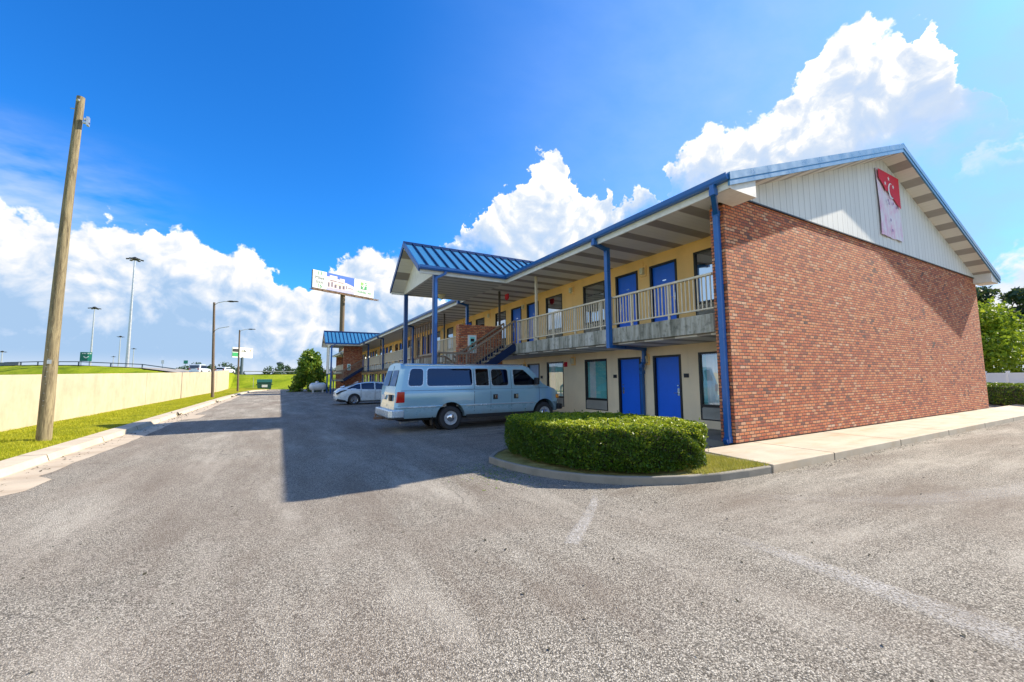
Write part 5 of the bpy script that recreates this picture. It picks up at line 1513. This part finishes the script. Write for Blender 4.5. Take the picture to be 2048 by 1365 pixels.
    mast(-82.9,350.3,22.5,0.,'small far high mast light just right of the tallest mast',1.4)
    mast(-107,406,19.7,0.,'farthest tiny high mast light left of the tallest mast',1.4)
    mast(-111.4,278.5,15.6,0.,'low far high mast light at the left edge above the bridge',1.2)
    # green road sign
    r = empty('road_sign', (-33, 110.1, 3.), label='green highway sign with a white arrow on the left embankment', cat='road sign')
    ax = Vector((.95,.3,0)).normalized(); c = Vector((-33.0,110.1,6.45)); nrm = Vector((ax.y,-ax.x,0))
    mb = MB(); mb.bar(c-ax*.82-Vector((0,0,0)), c+ax*.82, .06, 1.75); mb.build('sign_panel', M['green_sign'], r)
    mb = MB()
    for s in (-.6,.6): q = c+ax*s-nrm*-.0; mb.bar((q.x-nrm.x*.08,q.y-nrm.y*.08,3.2),(q.x-nrm.x*.08,q.y-nrm.y*.08,7.2),.12,.12)
    mb.build('sign_post', M['steel'], r)
    mb = MB(); f = c+nrm*.045
    mb.bar(f+ax*-.34+Vector((0,0,.05)), f+Vector((0,0,-.28)), .03,.15); mb.bar(f+ax*.34+Vector((0,0,.05)), f+Vector((0,0,-.28)), .03,.15); mb.build('arrow', M['plate'], r)
    mb = MB()
    for k, w_ in enumerate((.16,.22,.10,.2,.12,.18)): q = f+ax*(-.58+k*.22)+Vector((0,0,.6)); mb.bar(q, q+ax*w_, .03, .14)
    mb.build('lettering', M['plate'], r)
    for x, y, z, w_, mt, lab in ((-22.9,117.8,5.9,.5,'plate','small white sign on a thin post on the embankment'),(-19.7,123.4,6.1,.8,'green_sign','small dark green sign on a post near the road crest')):
        r = empty('road_sign', (x,y,3.5), label=lab, cat='road sign')
        mb = MB(); mb.box(x-w_/2,x+w_/2,y,y+.05,z-.45,z+.35); mb.build('sign_panel', M[mt], r)
        mb = MB(); mb.box(x-.05,x+.05,y+.05,y+.12,3.,z+.3); mb.build('sign_post', M['steel'], r)
    # vehicles on the road
    def small_car(x, y, z, ang, kind, lab):
        r = empty('suv' if kind == 0 else 'car', (x,y,z), label=lab, cat='suv' if kind == 0 else 'car'); H = 1.8 if kind == 0 else 1.45
        prof = [(0,.3),(0,.95),(.15,1.02),(.35,H-.08),(.6,H),(2.4,H),(3.1,1.05),(4.4,.9),(4.6,.7),(4.6,.3)]
        mb = MB(); mb.prism([(q[0]-2.3,q[1]) for q in prof], 1, -.92, .92); b = mb.build('body', M['sedan'], r, (x,y,z), bevel=.08)
        mb = MB(); mb.box(-2.325,-2.295,-.75,.75,1.05,H-.16) if kind == 0 else mb.box(-2.2,-2.1,-.7,.7,1.0,H-.15)
        mb.add([(-2.30,-.72,1.06),(-2.30,.72,1.06),(-1.96,.68,H-.14),(-1.96,-.68,H-.14)], [(0,1,2,3)]); mb.build('rear_window', M['car_glass'], r, (x,y,z))
        for s in (-1,1):
            mb = MB(); mb.prism([(-1.8,1.05),(.7,1.05),(.2,H-.15),(-1.7,H-.15)], 1, min(s*.9,s*.93), max(s*.9,s*.93)); mb.build('side_window', M['car_glass'], r, (x,y,z))
            mb = MB(); mb.box(-2.33,-2.28,min(s*.6,s*.9),max(s*.6,s*.9),.75,1.0); mb.build('tail_light', M['tail'], r, (x,y,z))
            for wx_ in (-1.4,1.4): mb = MB(); mb.lathe([(.35,-.1),(.35,.1)],(wx_,s*.85,.35),1,16); mb.build('wheel', M['rubber'], r, (x,y,z))
        r.rotation_euler = (0,0,ang)
        return r
    small_car(-14.2,104.2,3.05,R(72),0,'white suv driving away on the highway above the wall')
    small_car(-10.3,107.5,3.0,R(70),1,'pale car on the highway just past the nearer street lamp')
far_side()

def billboards():
    # large one on a tall steel post
    r = empty('billboard', (14.2, 116.2, 0), label='tall roadside billboard with a hotel advert rising behind the motel roof', cat='billboard')
    a = Vector((6.18, 111.83, 26.05)); b = Vector((22.32, 119.94, 27.55)); ax = (b-a); ax.z = 0; Wd = ax.length; ax.normalize()
    nrm = Vector((ax.y, -ax.x, 0)); H = 4.5; c = (a+b)/2; c.z = 26.8
    def P(u, v, o=0.): return c + ax*((u-.5)*Wd) + Vector((0, 0, (v-.5)*H)) + nrm*o
    def quad(name, u0, u1, v0, v1, o, mat, par, pts=None):
        mb = MB(); q = pts or [(u0,v0),(u1,v0),(u1,v1),(u0,v1)]; n = len(q)
        mb.add([P(u,v,o) for u,v in q]+[P(u,v,o-.03) for u,v in q], [tuple(range(n)), tuple(reversed(range(n,2*n)))]+[(i,n+i,n+(i+1)%n,(i+1)%n) for i in range(n)])
        return mb.build(name, M[mat], par)
    mb = MB(); mb.add([P(u,v,o) for o in (0,-.5) for u,v in ((0,0),(1,0),(1,1),(0,1))], [(0,1,2,3),(7,6,5,4),(0,4,5,1),(1,5,6,2),(2,6,7,3),(3,7,4,0)]); panel = mb.build('sign_panel', M['black'], r)
    quad('white_print', .0,.205,.0,1,.03,'plate',panel); quad('white_print', .655,1,.0,1,.03,'plate',panel)
    quad('sky_print', .205,.655,.45,1,.03,'print_blue',panel); quad('ground_print', .205,.655,0,.45,.03,'print_lav',panel)
    quad('facade_print',0,0,0,0,.06,'print_pink',panel,[(.21,.12),(.64,.16),(.64,.48),(.52,.60),(.49,.60),(.49,.80),(.41,.80),(.41,.72),(.37,.74),(.37,.88),(.25,.88),(.25,.78),(.21,.78)])
    for u0,u1,v0,v1 in ((.23,.25,.2,.45),(.28,.30,.22,.5),(.33,.36,.2,.38),(.40,.43,.18,.36),(.46,.49,.2,.4),(.52,.53,.25,.45),(.26,.36,.56,.6),(.39,.47,.54,.57),(.55,.63,.30,.33)): quad('window_print',u0,u1,v0,v1,.09,'print_dark',panel)
    quad('porch_print',.35,.47,.38,.46,.1,'lamp',panel)
    quad('logo_print',.765,.875,.42,.86,.06,'green_text',panel); quad('logo_print',.765,.82,.64,.86,.075,'green_light',panel)
    quad('logo_stroke',0,0,0,0,.1,'plate',panel,[(.80,.45),(.822,.45),(.835,.66),(.845,.72),(.87,.76),(.868,.80),(.838,.77),(.828,.84),(.812,.84),(.815,.70),(.79,.66),(.78,.56),(.79,.55),(.80,.62),(.815,.64)])
    quad('logo_stroke',.768,.872,.64,.67,.1,'plate',panel)
    base = Matrix((ax, Vector((0,0,1)), nrm)).transposed().to_4x4()
    def txt(s, u, v, size, mat):
        m = base.copy(); m.translation = P(u, v, .05); text_mesh('lettering', s, size, M[mat], m, panel, .02)
    for s, v in (('13',.76),('Miles',.52),('Exit',.29),('16',.05)): txt(s, .103, v, 1.4 if s.isdigit() else 1.2, 'grey_text' if not s.isdigit() else 'green_text')
    txt('Holiday Inn', .828, .18, 1.05, 'green_text')
    # catwalks and post
    mb = MB()
    for o in (.5, 1.4):
        mb.bar(P(-.04,-.12,o), P(1.05,-.12,o), .12, .12)
    for k in range(13): u = -.03+k*1.07/12; mb.bar(P(u,-.12,-.4), P(u,-.12,1.5), .1, .12); mb.bar(P(u,-.02,0), P(u,-.12,1.3), .07, .07)
    mb.bar(P(0,-.08,-.2), P(1,-.08,-.2), .4, .4); mb.bar(P(-.02,-.2,1.45), P(1.04,-.2,1.45), .08, .08)
    mb.build('catwalk', M['rust'], r)
    for u in (.1,.35,.6,.85):
        mb = MB(); q = P(u,-.17,1.6); mb.bar(q, q+ax*.9, .4, .3); mb.build('floodlight', M['rust'], r)
    q = P(.5,0,-.9); mb = MB(); mb.tube([(q.x,q.y,0),(q.x,q.y,c.z-H/2+.6)], .6, 20); mb.build('post', M['lamp_pole'], r, smooth=60)
    # small one on the horizon
    r = empty('billboard', (-13.3,192.5,0), label='small distant white billboard with a dark and green left strip behind the second lamp', cat='billboard')
    a = Vector((-16.0,189.3,0)); ax = Vector((.72,.69,0)).normalized(); nrm = Vector((ax.y,-ax.x,0)); c = Vector((-13.2,192.,12.4)); Wd, H = 8.6, 3.9
    mb = MB(); mb.bar(c-ax*Wd/2, c+ax*Wd/2, .4, H); pn = mb.build('sign_panel', M['plate'], r)
    def q2(name, u0,u1,v0,v1,mat):
        mb = MB(); z = c.z+(v0+v1-1)*H/2; mb.bar(c+ax*((u0-.5)*Wd)+nrm*.25+Vector((0,0,z-c.z)), c+ax*((u1-.5)*Wd)+nrm*.25+Vector((0,0,z-c.z)), .06, (v1-v0)*H); mb.build(name, M[mat], pn)
    q2('dark_print',.01,.30,.55,.85,'black'); q2('green_print',.0,.30,.1,.48,'green_text'); q2('figure_print',.84,.92,.25,.8,'lamp'); q2('figure_print',.86,.90,.7,.85,'rust')
    mb = MB(); f = c+nrm*.3
    L_ = [f+ax*((u-.5)*Wd)+Vector((0,0,(v-.5)*H)) for u, v in ((.42,.62),(.48,.78),(.55,.80),(.60,.70),(.66,.62),(.52,.66),(.45,.60))]
    for p, q in zip(L_[:-1], L_[1:]): mb.bar(p, q, .05, .16)
    mb.build('scroll_print', M['black'], pn)
    mb = MB(); mb.tube([(c.x,c.y,0),(c.x,c.y,c.z-H/2+.2)], .5, 12); mb.build('post', M['guard_dark'], r)
    # water tower far off
    r = empty('water_tower', (-.3,300,0), label='tiny flared water tower on the horizon above the grass bank', cat='water tower')
    mb = MB(); mb.lathe([(.5,-11),(.4,-3),(.5,-2),(2.0,1.0),(2.0,1.6),(.3,2.2)], (-.3,300,11), 2, 16); mb.build('tower', M['guard_dark'], r)
billboards()

# ---------------------------------------------------------------- trees
def blob_points(centres, n, flat=.8):
    out = []
    tot = sum(r**2.2 for *_, r in centres)
    for x, y, z, r in centres:
        m = max(6, int(n*r**2.2/tot)); d = rng.normal(size=(m, 3)); d /= np.linalg.norm(d, axis=1)[:, None]
        rr = r*(rng.random(m)**.38)*(1+.18*np.sin(d[:, 0]*7+x)*np.cos(d[:, 1]*6+z))
        out.append(np.array([x, y, z])+d*rr[:, None]*np.array([1, 1, flat]))
    return np.vstack(out)

def tree(name, x, y, z0, h, w, leaf, size, n, label, cat='tree', group=None, trunk=.3, clumps=26, low=.25, shape='round', flat=.8):
    r = empty(name, (x, y, z0), label=label, cat=cat, group=group)
    cs = []
    for k in range(clumps):
        t = low+(1-low)*(k+.5)/clumps
        env = {'round': math.sqrt(max(0, 1-((t-.5)/.58)**2)), 'cone': max(.12, 1.05-t)*1.1, 'pine': .55+.5*math.sin(t*2.6), 'bush': math.sqrt(max(.02, 1-(t*.95)**2))}[shape]
        a = k*2.4+rng.random(); rad = w*.5*env*(.35+.6*rng.random()); cr = w*(.13+.10*rng.random())*(.6+.5*env)
        cs.append((x+math.cos(a)*rad, y+math.sin(a)*rad, z0+h*t-cr*.3, cr))
    mb = MB(); mb.tube([(x,y,z0-.1),(x+.05*w*.3,y,z0+h*.3),(x-.03*w,y+.02*w,z0+h*.6),(x,y,z0+h*.9)], [trunk,trunk*.8,trunk*.5,trunk*.12], 9)
    for c in cs[::2]:
        zb = z0+min(h*.75, max(h*.15, (c[2]-z0)*.7)); mb.tube([(x,y,zb),((x+c[0])/2,(y+c[1])/2,(zb+c[2])/2+.05*h),(c[0],c[1],c[2])], [trunk*.35,trunk*.22,trunk*.06], 6)
    mb.build('trunk', M['bark'], r, smooth=60)
    leaf_cloud('crown', blob_points(cs, n, flat), size, M[leaf], r)
    return r

def trees():
    # big shrub at the far porch: long strappy leaves
    r = tree('shrub', 3.6, 63, 0, 5.5, 4.4, 'leaf_bush', .32, 9000, 'large glossy green shrub between the far porch and the dumpster bank', cat='shrub', clumps=34, low=.06, trunk=.09, shape='bush', flat=1.)
    tree('maple_tree', 45., 10.1, .0, 6.5, 6.8, 'leaf_bright', .26, 16000, 'bright yellow-green tree behind the white fence at the right edge', clumps=34, low=.16)
    tree('pine_tree', 76, 13.6, 0, 12.0, 9.0, 'leaf_dark', .5, 9000, 'tall dark pine at the right edge behind the bright green tree', clumps=20, low=.35, shape='pine', flat=.45, group=None)
    tree('pine_tree', 78, 4., 0, 11.5, 9.0, 'leaf_dark', .5, 6000, 'dark pine cut by the right edge beyond the white fence', clumps=16, low=.25, shape='pine', flat=.5)
    # white vinyl fence and hedge beyond the gable
    f = empty('vinyl_fence', (40, 8, 0), label='white vinyl fence beyond the brick gable on the right', cat='fence')
    p0, p1 = Vector((46, 12.4, 0)), Vector((33.5, 3.2, 0)); d = (p1-p0); n = 7
    for k in range(n+1):
        q = p0+d*k/n; mb = MB(); mb.box(q.x-.07,q.x+.07,q.y-.07,q.y+.07,-.05,1.72); mb.prism([(q.x-.09,q.y-.09),(q.x+.09,q.y-.09),(q.x+.09,q.y+.09),(q.x-.09,q.y+.09)],2,1.72,1.76); mb.build('fence_post', M['fence'], f)
    for k in range(n):
        a = p0+d*(k+.02)/n; b = p0+d*(k+.98)/n; mb = MB(); mb.bar(a+Vector((0,0,.85)), b+Vector((0,0,.85)), .03, 1.4); mb.bar(a+Vector((0,0,1.58)), b+Vector((0,0,1.58)), .06, .14); mb.bar(a+Vector((0,0,.18)), b+Vector((0,0,.18)), .06, .14); mb.build('fence_panel', M['fence'], f)
    h = empty('hedge', (32, 6.4, 0), label='dark clipped hedge in front of the white fence at the right edge', cat='hedge')
    p0, p1 = Vector((36.0, 8.6, 0)), Vector((29.6, 3.9, 0)); dd = p1-p0; nn = Vector((-dd.y, dd.x, 0)).normalized()
    m = 22000; u = rng.random(m); v = (rng.random(m)-.5); z = rng.random(m)
    k = rng.integers(0, 3, m); v = np.where(k == 0, np.sign(v)*.5*(1-.1*rng.random(m)), v); z = np.where(k == 1, 1-.06*rng.random(m), z)
    rr = 1-.25*np.clip((z-.75)/.25, 0, 1)**2
    pts = np.c_[p0.x+dd.x*u+nn.x*v*1.5*rr, p0.y+dd.y*u+nn.y*v*1.5*rr, .1+.98*z+.03*np.sin(u*60)]
    leaf_cloud('foliage', pts, .07, M['hedge'], h)
    mb = MB(); mb.bar(p0+Vector((0,0,.52)), p1+Vector((0,0,.52)), 1.25, .85); mb.build('branches', M['twig'], h)
    # far tree line beyond the highway
    row = [(-33,210,6.2,9),(-29,205,7.4,10),(-25,214,6.4,9),(-21,200,7.6,11),(-17.5,212,6.6,10),(-2.5,205,6.4,9),(1.5,215,7.4,8),(5,225,5.8,7),(8.5,210,6.2,8),(13,220,6.0,9),(-38,220,5.6,9),(17.5,215,5.6,8),(22,222,6.2,9)]
    names = ['broad','rounded','low','tall','dense']
    for i, (x, y, h_, w_) in enumerate(row):
        tree('broadleaf_tree', x, y, 0, h_+1.2, w_, 'leaf_far', .8, 1000, 'dark green tree in the far tree line beyond the highway', clumps=12, low=.15, group='far tree line beyond the highway')
trees()
